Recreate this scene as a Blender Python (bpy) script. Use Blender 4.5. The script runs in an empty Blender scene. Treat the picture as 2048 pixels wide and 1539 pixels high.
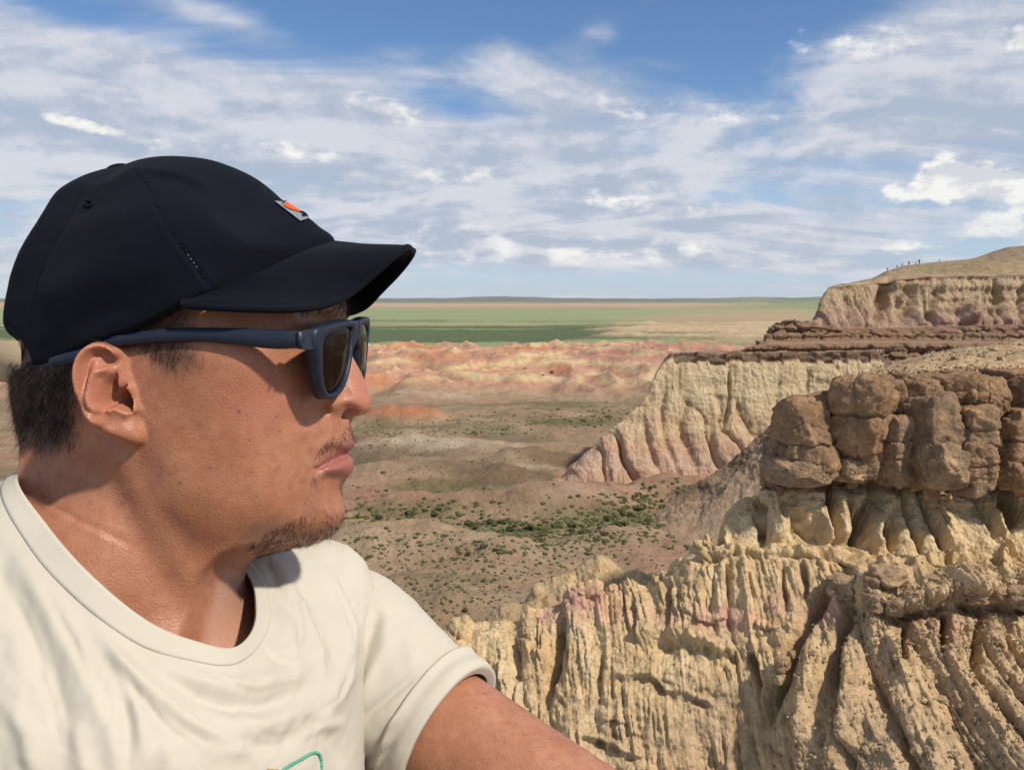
import bpy, math, random
import numpy as np
random.seed(4); RNG = np.random.default_rng(11)
scene = bpy.context.scene
COL = scene.collection

# ------------------------------------------------------------------ camera
FPX = 1774.0; CAMZ = 52.0; PITCH = math.atan(174.5 / FPX)
SP, CP = math.sin(PITCH), math.cos(PITCH)
cam_data = bpy.data.cameras.new('camera'); cam = bpy.data.objects.new('camera', cam_data); COL.objects.link(cam)
cam.location = (0, 0, CAMZ); cam.rotation_euler = (math.pi / 2 - PITCH, 0, 0)
cam_data.sensor_width = 36; cam_data.lens = 36 * FPX / 2048
cam_data.clip_start = 0.02; cam_data.clip_end = 120000
scene.camera = cam

# ------------------------------------------------------------------ light and exposure
SUN_DIR = np.array([0.57, -0.40, 0.72]); SUN_DIR /= np.linalg.norm(SUN_DIR)      # towards the sun
sun_el = math.asin(SUN_DIR[2]); sun_az = math.atan2(SUN_DIR[0], SUN_DIR[1])
sd = bpy.data.lights.new('sun', 'SUN'); sd.energy = 4.6; sd.angle = math.radians(3.0); sd.color = (1.0, 0.93, 0.83)
sun = bpy.data.objects.new('sun', sd); COL.objects.link(sun)
from mathutils import Vector, Matrix
sun.rotation_euler = Vector(SUN_DIR).to_track_quat('Z', 'Y').to_euler(); sun.location = (40, -30, 120)
vs = scene.view_settings
vs.view_transform = 'Standard'; vs.look = 'None'; vs.exposure = 0.0; vs.gamma = 1.0; vs.use_curve_mapping = False
scene.cycles.max_bounces = 6; scene.cycles.diffuse_bounces = 3; scene.cycles.transparent_max_bounces = 8
scene.cycles.volume_bounces = 0

# ------------------------------------------------------------------ node helper
class NT:
    def __init__(s, tree): s.t = tree; s.n = tree.nodes; s.l = tree.links
    def node(s, kind, **kw):
        n = s.n.new(kind)
        for k, v in kw.items(): setattr(n, k, v)
        return n
    def put(s, sock, v):
        if v is None: return
        if isinstance(v, bpy.types.NodeSocket): s.l.new(v, sock)
        else:
            if isinstance(v, (tuple, list)) and sock.type == 'RGBA' and len(v) == 3: v = (*v, 1)
            sock.default_value = v
    def math(s, op, a, b=None, c=None, clamp=False):
        n = s.node('ShaderNodeMath', operation=op, use_clamp=clamp)
        for i, v in enumerate((a, b, c)): s.put(n.inputs[i], v)
        return n.outputs[0]
    def vmath(s, op, a, b=None):
        n = s.node('ShaderNodeVectorMath', operation=op)
        s.put(n.inputs[0], a); s.put(n.inputs[1], b)
        return n.outputs['Vector']
    def sep(s, v):
        n = s.node('ShaderNodeSeparateXYZ'); s.put(n.inputs[0], v); return n.outputs
    def comb(s, x, y, z):
        n = s.node('ShaderNodeCombineXYZ'); [s.put(n.inputs[i], v) for i, v in enumerate((x, y, z))]; return n.outputs[0]
    def noise(s, vec, scale, detail=4, rough=0.55, dist=0.0, color=False):
        n = s.node('ShaderNodeTexNoise'); s.put(n.inputs['Vector'], vec)
        s.put(n.inputs['Scale'], scale); s.put(n.inputs['Detail'], detail); s.put(n.inputs['Roughness'], rough); s.put(n.inputs['Distortion'], dist)
        return n.outputs['Color' if color else 'Fac']
    def voronoi(s, vec, scale, feature='F1'):
        n = s.node('ShaderNodeTexVoronoi', feature=feature); s.put(n.inputs['Vector'], vec); s.put(n.inputs['Scale'], scale)
        return n.outputs['Distance']
    def ramp(s, f, a, b, lo=0.0, hi=1.0, smooth=True):
        n = s.node('ShaderNodeMapRange', interpolation_type='SMOOTHSTEP' if smooth else 'LINEAR')
        for k, v in zip(('Value', 'From Min', 'From Max', 'To Min', 'To Max'), (f, a, b, lo, hi)): s.put(n.inputs[k], v)
        return n.outputs[0]
    def mix(s, f, a, b, mode='MIX'):
        n = s.node('ShaderNodeMix', data_type='RGBA', blend_type=mode); n.clamp_factor = True
        s.put(n.inputs['Factor'], f); s.put(n.inputs['A'], a) if False else None
        ci = [i for i in n.inputs if i.type == 'RGBA']
        s.put(ci[0], a); s.put(ci[1], b)
        return [o for o in n.outputs if o.type == 'RGBA'][0]
    def bump(s, h, strength, dist, normal=None):
        n = s.node('ShaderNodeBump'); s.put(n.inputs['Height'], h); s.put(n.inputs['Strength'], strength); s.put(n.inputs['Distance'], dist)
        if normal is not None: s.put(n.inputs['Normal'], normal)
        return n.outputs[0]

def lin(r, g, b):
    f = lambda c: ((c / 255 + 0.055) / 1.055) ** 2.4 if c > 10 else c / 255 / 12.92
    return (f(r), f(g), f(b))

# ------------------------------------------------------------------ sky: Nishita plus a cloud deck
world = bpy.data.worlds.new('World'); scene.world = world; world.use_nodes = True
w = NT(world.node_tree); w.n.clear()
tc = w.node('ShaderNodeTexCoord'); D = tc.outputs['Generated']
dx, dy, dz = w.sep(D)
sky = w.node('ShaderNodeTexSky', sky_type='NISHITA'); sky.sun_disc = False
sky.sun_elevation = sun_el; sky.sun_rotation = sun_az; sky.altitude = 900; sky.air_density = 1.0; sky.dust_density = 0.4; sky.ozone_density = 1.5
SKY_K = 0.118
skyc = w.vmath('MULTIPLY', sky.outputs[0], (SKY_K * 0.66, SKY_K * 0.83, SKY_K * 1.0))
az = w.math('ARCTAN2', dx, dy)
el = w.math('ARCSINE', dz)
def dir_of(px, py):
    cx, cy = (px - 1024) / FPX, -(py - 769.5) / FPX
    v = np.array([cx, CP + cy * SP, cy * CP - SP]); v /= np.linalg.norm(v)
    return math.atan2(v[0], v[1]), math.asin(v[2])
# cloud plane coordinates (perspective of a flat deck overhead)
ae = w.comb(az, el, 0.0)
zz = w.math('ADD', w.math('MAXIMUM', dz, 0.0), 0.17)
uv = w.comb(w.math('DIVIDE', dx, zz), w.math('DIVIDE', dy, zz), 0.0)
mp = w.node('ShaderNodeMapping'); w.put(mp.inputs['Vector'], uv); mp.inputs['Rotation'].default_value = (0, 0, 0.35); mp.inputs['Scale'].default_value = (0.8, 1.15, 1)
def noise2(vec, scale, detail, rough, dist=0.0, loc=None):
    n = w.node('ShaderNodeTexNoise', noise_dimensions='2D'); w.put(n.inputs['Vector'], vec)
    for k, v_ in (('Scale', scale), ('Detail', detail), ('Roughness', rough), ('Distortion', dist)): n.inputs[k].default_value = v_
    return n.outputs['Fac']
n_big = noise2(mp.outputs[0], 0.75, 2, 0.5)
n_mid = noise2(w.vmath('ADD', mp.outputs[0], w.comb(n_big, w.math('MULTIPLY', n_big, 0.7), 0.0)), 2.4, 5, 0.58)
n_puff = noise2(w.vmath('MULTIPLY', ae, (1.0, 1.8, 1.0)), 24, 4, 0.6)
_rot = {}
def rotated(tilt):
    if tilt not in _rot:
        ct, st = math.cos(tilt), math.sin(tilt)
        _rot[tilt] = ae if tilt == 0 else w.comb(w.math('MULTIPLY_ADD', az, ct, w.math('MULTIPLY', el, st)), w.math('MULTIPLY_ADD', az, -st, w.math('MULTIPLY', el, ct)), 0.0)
    return _rot[tilt]
def blob(px, py, rx, ry, tilt=0.0, k=1.0):
    """soft ellipse on the sky dome, 1 at its centre and 0 at its rim; radii in full-size photo pixels"""
    a0, e0 = dir_of(px, py); tilt = round(tilt / 0.15) * 0.15; ct, st = math.cos(tilt), math.sin(tilt)
    n = w.node('ShaderNodeVectorMath', operation='MULTIPLY_ADD'); w.put(n.inputs[0], rotated(tilt))
    n.inputs[1].default_value = (FPX / rx, FPX / ry, 0); n.inputs[2].default_value = (-(a0 * ct + e0 * st) * FPX / rx, -(-a0 * st + e0 * ct) * FPX / ry, 0)
    g = w.node('ShaderNodeTexGradient', gradient_type='SPHERICAL'); w.l.new(n.outputs[0], g.inputs[0])
    return g.outputs['Fac'], k
def addall(l):
    a = 0.0
    for b in l: a = w.math('MULTIPLY_ADD', b[0], b[1], a) if isinstance(b, tuple) else b if a == 0.0 else w.math('ADD', a, b)
    return a
dens0 = w.math('ADD', w.math('MULTIPLY', n_big, 0.60), w.math('MULTIPLY', n_mid, 0.62))
# where the deck thickens (+) and where it opens to blue (-)
dens = addall([dens0] + [blob(*a) for a in (
    (250, 260, 1000, 270, -0.20, 0.42), (1150, 330, 640, 270, -0.12, 0.42), (1960, 190, 420, 190, 0.1, 0.30), (1100, 160, 420, 80, -0.1, 0.14), (1850, 75, 330, 75, 0.05, 0.22), (1900, 250, 300, 50, 0.1, .14),
    (1500, 480, 500, 70, 0.0, 0.20), (480, 50, 130, 40, -.3, .16), (1010, 90, 110, 40, -.4, .20), (1180, 70, 110, 45, .3, .2), (780, 98, 80, 22, 0, .16), (370, 12, 90, 30, -.2, .12), (925, 25, 60, 20, -.3, .18))])
dens = w.math('SUBTRACT', dens, addall([blob(*a) for a in (
    (1000, 20, 900, 170, -0.05, 0.46), (1520, 110, 330, 210, 0.3, 0.34), (1660, 340, 340, 110, 0.2, 0.34), (920, 215, 190, 55, -0.1, 0.34), (1290, 290, 110, 45, -0.2, 0.26), (1450, 385, 190, 45, -.05, .26), (80, 0, 600, 60, -0.1, 0.3), (1500, 570, 520, 50, 0, .22), (900, 575, 500, 50, 0, .22))]))
cover = w.math('MULTIPLY', w.ramp(dens, 0.38, 0.80), 0.94)
# broken, darker undersides inside the deck
shade = w.ramp(w.math('ADD', w.math('MULTIPLY', n_mid, 0.8), w.math('MULTIPLY', n_puff, 0.35)), 0.45, 0.70)
cloudc = w.mix(shade, lin(178, 189, 207), lin(218, 220, 228))
# haze-bright sky near the horizon
skyh = w.mix(w.ramp(el, 0.22, 0.0, 0.0, 0.72), skyc, lin(186, 206, 229))
col = w.mix(cover, skyh, cloudc)
# sunlit puffs: low cumulus on the right, bright scraps in the deck
pn = w.math('MULTIPLY', w.math('SUBTRACT', n_puff, 0.5), 1.25)
soft = addall([blob(*a) for a in ((1150, 502, 400, 34, 0, .6), (770, 218, 110, 30, -.22, .85), (600, 302, 95, 20, -.12, .85), (160, 250, 80, 14, -.12, .85), (1230, 400, 120, 24, -.1, .6), (1410, 418, 50, 16, 0, .6), (270, 278, 70, 16, -.1, .8),
    (900, 345, 140, 26, 0, .5), (1700, 85, 200, 40, 0, .4), (1820, 495, 80, 18, 0, .6), (2030, 450, 120, 60, 0, .6), (1480, 240, 160, 30, -.1, .3), (1250, 200, 220, 50, -.1, .25), (900, 470, 140, 40, 0, .25))])
hard = addall([blob(*a) for a in ((2000, 372, 215, 40, 0, 1.0), (1910, 346, 85, 44, 0, .8), (2048, 78, 45, 42, .2, .7))])
pm = w.math('MAXIMUM', w.math('MULTIPLY', w.ramp(w.math('ADD', soft, w.math('MULTIPLY', pn, 1.2)), 0.12, 0.75), w.ramp(soft, 0.0, 0.15)), w.math('MULTIPLY', w.ramp(w.math('ADD', hard, pn), 0.20, 0.50), w.ramp(hard, 0.0, 0.12)))
pc = w.mix(w.ramp(w.math('ADD', n_puff, w.math('MULTIPLY', w.math('SUBTRACT', n_mid, 0.5), 0.6)), 0.38, 0.62), lin(216, 219, 224), lin(250, 249, 244))
col = w.mix(w.math('MULTIPLY', pm, 0.95), col, pc)
bg = w.node('ShaderNodeBackground'); w.put(bg.inputs['Color'], col); bg.inputs['Strength'].default_value = 1.0
world.cycles.sampling_method = 'MANUAL'; world.cycles.sample_map_resolution = 512
out = w.node('ShaderNodeOutputWorld'); w.l.new(bg.outputs[0], out.inputs[0])

# ------------------------------------------------------------------ geometry helpers
def W(px, py, d):
    """photo pixel (2048 x 1539) + distance along the view axis -> world point(s)"""
    px, py, d = np.broadcast_arrays(np.asarray(px, float), np.asarray(py, float), np.asarray(d, float))
    cx = (px - 1024) / FPX * d; cy = -(py - 769.5) / FPX * d
    return np.stack([cx, d * CP + cy * SP, CAMZ + cy * CP - d * SP], -1)
def cam2world(P):
    P = np.asarray(P, float)
    return np.stack([P[..., 0], P[..., 1] * CP + P[..., 2] * SP, CAMZ + P[..., 2] * CP - P[..., 1] * SP], -1)
def proj(P):
    x, y, z = P[..., 0], P[..., 1], P[..., 2] - CAMZ
    d = y * CP - z * SP; c = y * SP + z * CP
    return 1024 + FPX * x / d, 769.5 - FPX * c / d, d
def new_mesh(name, V, F, attrs=None, smooth=True):
    me = bpy.data.meshes.new(name)
    V = np.asarray(V, np.float32)
    if isinstance(F, np.ndarray):
        k = F.shape[1]; me.vertices.add(len(V)); me.vertices.foreach_set('co', V.ravel())
        me.loops.add(F.size); me.loops.foreach_set('vertex_index', F.astype(np.int32).ravel())
        me.polygons.add(len(F)); me.polygons.foreach_set('loop_start', np.arange(0, F.size, k, dtype=np.int32))
        me.update(calc_edges=True)
    else:
        me.from_pydata([tuple(map(float, v)) for v in V], [], [tuple(map(int, f)) for f in F]); me.update()
    me.polygons.foreach_set('use_smooth', np.full(len(me.polygons), smooth, bool))
    for k, a in (attrs or {}).items():
        a = np.asarray(a, np.float32)
        if a.ndim == 1:
            at = me.attributes.new(k, 'FLOAT', 'POINT'); at.data.foreach_set('value', a)
        else:
            if a.shape[1] == 3: a = np.concatenate([a, np.ones((len(a), 1), np.float32)], 1)
            at = me.attributes.new(k, 'FLOAT_COLOR', 'POINT'); at.data.foreach_set('color', a.ravel())
    return me
def link(name, me, mat=None, parent=None):
    o = bpy.data.objects.new(name, me); COL.objects.link(o)
    if mat is not None and me is not None and not me.materials: me.materials.append(mat)
    if parent is not None: o.parent = parent
    return o
def mk(name, V, F, mat, parent=None, attrs=None, smooth=True, origin=None):
    """mesh object from world-space vertices; its origin at the parent's location or at its own base"""
    V = np.asarray(V, float)
    if parent is not None:
        V = V - np.array(world_loc(parent)); o = link(name, new_mesh(name, V, F, attrs, smooth), mat, parent)
    else:
        b = np.zeros(3) if origin is None else np.asarray(origin, float)
        o = link(name, new_mesh(name, V - b, F, attrs, smooth), mat); o.location = b
    return o
def world_loc(o):
    l = np.array(o.location)
    while o.parent is not None: o = o.parent; l = l + np.array(o.location)
    return l
def empty(name, loc):
    o = bpy.data.objects.new(name, None); COL.objects.link(o); o.location = tuple(map(float, loc)); o.empty_display_size = 0.1; return o
def tag(o, label=None, cat=None, group=None, kind=None):
    for k, v in (('label', label), ('category', cat), ('group', group), ('kind', kind)):
        if v: o[k] = v
    return o
def grid_faces(nr, nc, wrap=False):
    r = np.arange(nr - 1)[:, None]; c = np.arange(nc if wrap else nc - 1)[None]
    c2 = (c + 1) % nc
    return np.stack([r * nc + c, r * nc + c2, (r + 1) * nc + c2, (r + 1) * nc + c], -1).reshape(-1, 4)

# noise in numpy
_P = np.random.default_rng(3).permutation(512).astype(np.int32); _P = np.concatenate([_P] * 3)
_G = np.random.default_rng(5).normal(size=(512, 3)); _G /= np.linalg.norm(_G, axis=1)[:, None]
_GX, _GY, _GZ = (np.ascontiguousarray(np.concatenate([_G[:, i]] * 3).astype(np.float32)) for i in range(3))
_A2 = np.random.default_rng(8).uniform(0, 2 * math.pi, 512); _CX = np.concatenate([np.cos(_A2)] * 3).astype(np.float32); _CY = np.concatenate([np.sin(_A2)] * 3).astype(np.float32)
def pnoise(x, y, z=0.0):
    f32 = np.float32
    if np.ndim(z) == 0:                                     # a slice: 2-D gradient noise, z picks the slice
        x, y = np.broadcast_arrays(np.asarray(x, f32), np.asarray(y, f32)); sd_ = int(float(z) * 97.0) & 511
        xf0, yf0 = np.floor(x), np.floor(y); xi = xf0.astype(np.int32) & 511; yi = yf0.astype(np.int32) & 511
        xf, yf = x - xf0, y - yf0
        fu, fv = (t * t * t * (t * (t * 6 - 15) + 10) for t in (xf, yf))
        A = _P[xi + sd_]; B = _P[((xi + 1) & 511) + sd_]; yj = (yi + 1) & 511
        def g(h, a, b): return _CX.take(h) * a + _CY.take(h) * b
        n00, n10 = g(_P.take(A + yi), xf, yf), g(_P.take(B + yi), xf - 1, yf)
        n01, n11 = g(_P.take(A + yj), xf, yf - 1), g(_P.take(B + yj), xf - 1, yf - 1)
        a = n00 + fu * (n10 - n00); b = n01 + fu * (n11 - n01)
        return (a + fv * (b - a)) * f32(1.35)
    x, y, z = np.broadcast_arrays(np.asarray(x, f32), np.asarray(y, f32), np.asarray(z, f32))
    x0, y0, z0 = np.floor(x), np.floor(y), np.floor(z)
    xi, yi, zi = (t.astype(np.int32) & 511 for t in (x0, y0, z0))
    xf, yf, zf = x - x0, y - y0, z - z0
    fu, fv, fw = (t * t * t * (t * (t * 6 - 15) + 10) for t in (xf, yf, zf))
    r = 0
    for i in (0, 1):
        A = _P.take((xi + i) & 511)
        for j in (0, 1):
            B = _P.take(A + ((yi + j) & 511)); wxy = (fu if i else 1 - fu) * (fv if j else 1 - fv)
            for k in (0, 1):
                h = _P.take(B + ((zi + k) & 511))
                r = r + wxy * (fw if k else 1 - fw) * (_GX.take(h) * (xf - i) + _GY.take(h) * (yf - j) + _GZ.take(h) * (zf - k))
    return r * f32(1.5)
def fbm(x, y, z=0.0, o=4, lac=2.03, gain=0.5):
    x = np.asarray(x, np.float32); y = np.asarray(y, np.float32); z = z if np.ndim(z) == 0 else np.asarray(z, np.float32)
    a, f, s, n = 1.0, 1.0, 0.0, 0.0
    for i in range(o):
        s = s + a * pnoise(x * f + 17.3 * i, y * f + 5.1 * i, z * f + 9.7 * i); n += a; a *= gain; f *= lac
    return s / n
def ridged(x, y, z=0.0, o=4, lac=2.1, gain=0.5):
    x = np.asarray(x, np.float32); y = np.asarray(y, np.float32)
    a, f, s, n = 1.0, 1.0, 0.0, 0.0
    for i in range(o):
        s = s + a * (1 - 2 * np.abs(pnoise(x * f + 7.3 * i, y * f + 3.1 * i, z * f + 1.7 * i))); n += a; a *= gain; f *= lac
    return s / n
def worley(x, y, seed=1, jitter=0.9):
    """F1, F2 and a cell value of 2-D cellular noise"""
    x, y = np.broadcast_arrays(np.asarray(x, float), np.asarray(y, float))
    xi, yi = np.floor(x).astype(np.int64), np.floor(y).astype(np.int64)
    f1 = np.full(x.shape, 9.0); f2 = np.full(x.shape, 9.0); cid = np.zeros(x.shape)
    for i in (-1, 0, 1):
        for j in (-1, 0, 1):
            h = _P[_P[(xi + i + seed * 31) & 511] + ((yi + j) & 511)]; h2 = _P[h + 77]
            px = xi + i + 0.5 + jitter * (h / 512 - 0.5); py = yi + j + 0.5 + jitter * (h2 / 512 - 0.5)
            d = np.hypot(px - x, py - y); cv = _P[h + 191] / 512
            c = d < f1
            f2 = np.where(c, f1, np.minimum(f2, d)); cid = np.where(c, cv, cid); f1 = np.where(c, d, f1)
    return f1, f2, cid
def sstep(x, a, b):
    t = np.clip((np.asarray(x, float) - a) / (b - a), 0, 1); return t * t * (3 - 2 * t)
def poly_dist(px, py, pts):
    """distance to a polyline and the position along it (0..1)"""
    pts = np.asarray(pts, float); best = np.full(np.shape(px), 1e9); along = np.zeros(np.shape(px)); n = len(pts) - 1
    for i in range(n):
        a, b = pts[i, :2], pts[i + 1, :2]; d = b - a; L = d @ d + 1e-12
        t = np.clip(((px - a[0]) * d[0] + (py - a[1]) * d[1]) / L, 0, 1)
        r = np.hypot(px - a[0] - t * d[0], py - a[1] - t * d[1])
        m = r < best; best = np.where(m, r, best); along = np.where(m, (i + t) / n, along)
    return best, along
def in_poly(px, py, pts):
    pts = np.asarray(pts, float); ins = np.zeros(np.shape(px), bool); j = len(pts) - 1
    for i in range(len(pts)):
        xi, yi = pts[i]; xj, yj = pts[j]
        c = ((yi > py) != (yj > py)) & (px < (xj - xi) * (py - yi) / (yj - yi + 1e-12) + xi)
        ins ^= c; j = i
    return ins
def catmull(pts, n, closed=False):
    """points resampled on a centripetal-free Catmull-Rom spline"""
    P = np.asarray(pts, float); m = len(P)
    t = np.linspace(0, m if closed else m - 1, n, endpoint=not closed); i = np.floor(t).astype(int); 
    if not closed: i = np.minimum(i, m - 2)
    f = (t - i)[:, None]
    g = (lambda k: P[k % m]) if closed else (lambda k: np.where(((k < 0) | (k >= m))[:, None], np.where((k < 0)[:, None], 2 * P[0] - P[1], 2 * P[-1] - P[-2]), P[np.clip(k, 0, m - 1)]))
    p0, p1, p2, p3 = g(i - 1), g(i), g(i + 1), g(i + 2)
    return 0.5 * ((2 * p1) + (-p0 + p2) * f + (2 * p0 - 5 * p1 + 4 * p2 - p3) * f ** 2 + (-p0 + 3 * p1 - 3 * p2 + p3) * f ** 3)

def principled(name):
    m = bpy.data.materials.new(name); m.use_nodes = True; t = NT(m.node_tree)
    return m, t, t.n['Principled BSDF']

# ================================================================== materials of the land
def soil_material(name, bump_scale, bump_dist, tint=0.35, streak=False, rough=0.95, fine=4.0, crack=0.0):
    m, t, b = principled(name)
    at = t.node('ShaderNodeAttribute', attribute_name='Col')
    geo = t.node('ShaderNodeNewGeometry'); p = geo.outputs['Position']
    n1 = t.noise(p, bump_scale, 8, 0.62); n2 = t.noise(p, bump_scale * fine, 5, 0.65)
    f = t.math('ADD', t.math('MULTIPLY', n1, 0.6), t.math('MULTIPLY', n2, 0.4))
    c = at.outputs['Color']
    c = t.mix(1.0, c, t.comb(*[t.ramp(f, 0.3, 0.7, 1 - tint, 1 + tint, False)] * 3), 'MULTIPLY')
    hue = t.noise(p, bump_scale * 0.23, 3, 0.5)
    c = t.mix(t.ramp(hue, 0.45, 0.75, 0.0, 0.35), c, t.mix(1.0, c, (1.08, 0.86, 0.72), 'MULTIPLY'))
    h = f
    if streak:
        ps = t.vmath('MULTIPLY', p, (1.0, 1.0, 0.09))
        s1 = t.noise(ps, bump_scale * 1.1, 6, 0.6, 0.4)
        c = t.mix(t.ramp(s1, 0.36, 0.52, 0.55, 0.0), c, t.mix(1.0, c, (0.66, 0.60, 0.53), 'MULTIPLY'))
        s2 = t.noise(ps, bump_scale * 3.0, 4, 0.6, 0.3)
        c = t.mix(t.ramp(s2, 0.55, 0.68, 0.0, 0.45), c, t.mix(1.0, c, (1.28, 1.27, 1.22), 'MULTIPLY'))
        h = t.math('ADD', t.math('MULTIPLY', f, 0.75), t.math('ADD', t.math('MULTIPLY', s1, 0.8), t.math('MULTIPLY', s2, 0.45)))
    if crack:
        vo = t.voronoi(t.vmath('ADD', p, t.vmath('MULTIPLY', t.noise(p, bump_scale, 3, 0.5, color=True), (0.6 / bump_scale,) * 3)), crack, 'DISTANCE_TO_EDGE')
        h = t.math('ADD', h, t.ramp(vo, 0.0, 0.06, -0.5, 0.0))
    t.put(b.inputs['Base Color'], t.mix(1.0, c, (.80, .78, .745), 'MULTIPLY')); b.inputs['Roughness'].default_value = rough; b.inputs['Specular IOR Level'].default_value = 0.15
    t.put(b.inputs['Normal'], t.bump(h, 1.0, bump_dist))
    return m
M_GROUND = soil_material('valley_soil', 0.22, 0.9, 0.26)
M_NEAR = soil_material('fluted_clay', 1.15, 0.34, 0.30, streak=True)
M_BLOCK = soil_material('brown_sandstone', 1.4, 0.26, 0.40, crack=0.0)
M_MID = soil_material('pale_cliff_clay', 0.30, 1.3, 0.26, streak=True)
M_FAR = soil_material('mesa_clay', 0.28, 1.5, 0.30, streak=True)
M_TALUS = soil_material('talus_earth', 0.4, 1.0, 0.42)
M_RUBBLE = soil_material('gravelly_earth', 1.7, 0.30, 0.40)

# ================================================================== the ground sheet, from the foot of the cliffs to the horizon
def ridge_stroke(x, y, pts, wid, amp, taper=True):
    P = np.array([W(a, b, 1.0) for a, b in pts]); ray = P - np.array([0, 0, CAMZ])
    g = ray * (CAMZ / -ray[:, 2])[:, None]
    d, al = poly_dist(x, y, g[:, :2])
    e = np.exp(-(d / wid) ** 2) * amp
    return e * (np.sin(np.clip(al, 0.02, 0.98) * math.pi) ** 0.5 if taper else 1)
VALLEY_RIDGES = [  # crest (flat-ground pixels), half width m, height m
    ([(690, 905), (800, 898), (930, 905), (1060, 915)], 10, 3.2), ([(690, 880), (780, 872), (900, 880)], 14, 2.6), ([(880, 872), (1000, 860), (1150, 872)], 12, 2.4),
    ([(690, 960), (800, 950), (960, 955), (1100, 975)], 9, 3.6), ([(960, 935), (1060, 925), (1150, 930)], 10, 3.0),
    ([(700, 1020), (820, 1012), (960, 1018), (1080, 1024), (1180, 1012)], 8, 3.4), ([(1000, 1040), (1150, 1020), (1300, 1010), (1450, 1010)], 9, 3.2),
    ([(640, 1105), (760, 1095), (860, 1090), (980, 1118), (1080, 1150)], 10, 3.6), ([(700, 1190), (850, 1170), (1000, 1180)], 6, 1.6),
    ([(1080, 1090), (1200, 1080), (1330, 1092)], 7, 1.6), ([(800, 1240), (900, 1222), (1000, 1200)], 5, 2.0), ([(1250, 1000), (1400, 985), (1550, 990)], 9, 4.0),
    ([(740, 842), (800, 836), (900, 842)], 14, 4.5)]
def ground_h(x, y):
    r = np.hypot(x, y)
    h = 3.4 * fbm(x / 48, y / 26, 0.3, 4) + 1.3 * (0.5 - np.abs(fbm(x / 20, y / 9, 2.0, 3)) * 2) + .5 * fbm(x / 6, y / 5, 5.1, 3)
    h = h * (1 - sstep(r, 900, 2200) * 0.6)
    for pts, wd, am in VALLEY_RIDGES: h = h + ridge_stroke(x, y, pts, wd, am * 1.5) * (0.8 + 0.4 * fbm(x / 14, y / 14, 5.0, 3))
    # coloured badlands
    t = (x / np.maximum(y, 1))
    front = 430 + 50 * fbm(x / 60, 3.3, 0, 3) + 60 * sstep(t, 0.0, 0.2) * 0
    bad = sstep(y, front, front + 60) * (1 - sstep(y, 760, 900)) * sstep(np.hypot(x, y), 100, 101)
    rg = np.clip(ridged(x / 88 + 0.6 * fbm(x / 60, y / 60, 1, 2), y / 100, 0.7, 4, gain=.42) * 0.5 + 0.5, 0, 1)
    rg2 = 1 - np.abs(fbm(x / 40, y / 46, 4.4, 2)) * 2.4
    h = h + bad * (13 * rg ** 1.2 * (0.75 + 0.5 * sstep(y, 480, 640)) + 6.5 * rg2 - 5)
    # second tier of low hills behind, higher on the right
    hill2 = sstep(y, 880, 1100) * (1 - sstep(y, 1500, 2000)) * sstep(t, 0.0, 0.16)
    h = h + hill2 * (12 * np.clip(ridged(x / 190, y / 150, 2.2, 4) * 0.5 + 0.5, 0, 1) ** 1.5)
    # horizon hills
    far = sstep(y, 9000, 15000)
    h = h + far * (30 + 62 * (fbm(t * 7.0 + 3.1, 0.4, 0.0, 3) + 0.25 * fbm(t * 30, 1.4, 0, 3)) + 40 * np.exp(-((t - 0.0) / 0.16) ** 2))
    return h
rows_py = np.concatenate([np.linspace(3400, 1420, 24), np.linspace(1410, 830, 300), np.linspace(828.5, 640, 150), np.linspace(639, 602, 60)])
rr = CAMZ * FPX / (rows_py - 595.0); rr = np.concatenate([rr, np.geomspace(rr[-1] * 1.05, 30000, 26)])
cols_px = np.concatenate([np.linspace(-1300, -120, 46), np.linspace(-80, 560, 70), np.linspace(566, 1660, 440), np.linspace(1675, 2300, 40), np.linspace(2400, 3350, 40)])
gx = ((cols_px - 1024) / FPX)[None] * rr[:, None]; gy = np.repeat(rr[:, None], len(cols_px), 1)
gz = ground_h(gx, gy)
r = gy; t_ = gx / gy
TAN, PINK, WHITE, BROWN = np.array([.40, .29, .19]), np.array([.40, .245, .165]), np.array([.50, .40, .29]), np.array([.26, .18, .115])
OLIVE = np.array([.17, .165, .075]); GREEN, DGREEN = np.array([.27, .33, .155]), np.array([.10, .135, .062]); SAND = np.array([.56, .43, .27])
ORANGE, CREAM, ROSE, PLUM = np.array([.52, .235, .125]), np.array([.62, .47, .27]), np.array([.50, .29, .205]), np.array([.33, .185, .145])
def lerp(a, b, f): return a * (1 - f[..., None]) + b * f[..., None]
slope = np.hypot(np.gradient(gz, axis=0) / np.maximum(np.gradient(gy, axis=0), .1), np.gradient(gz, axis=1) / np.maximum(np.gradient(gx, axis=1), .1))
c = np.broadcast_to(TAN, gx.shape + (3,)).copy()
c = lerp(c, PINK, sstep(fbm(gx / 70, gy / 40, 7.0, 4), -0.05, 0.35) * 0.8)
c = lerp(c, BROWN, sstep(fbm(gx / 45, gy / 30, 3.0, 4), 0.02, 0.4) * 0.75)
c = lerp(c, WHITE, sstep(fbm(gx / 60, gy / 26, 12.0, 4), 0.18, 0.5) * 0.7)
def patchy(x0, y0, rx_, ry_, colr, k):
    global c
    pxg = t_ * FPX + 1024; q_ = ((pxg - x0) / rx_) ** 2 + ((rows_g_ - y0) / ry_) ** 2
    c = lerp(c, np.asarray(colr), k * sstep(-q_ - 0.9 * fbm(gx / 14, gy / 9, x0 * .01, 4), -1.0, -0.2))
rows_g_ = 595 + CAMZ * FPX / gy
DKB, ROSY, PALEC, OLV = np.array([.175, .125, .08]), np.array([.36, .205, .145]), np.array([.50, .41, .31]), np.array([.135, .14, .06])
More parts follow.
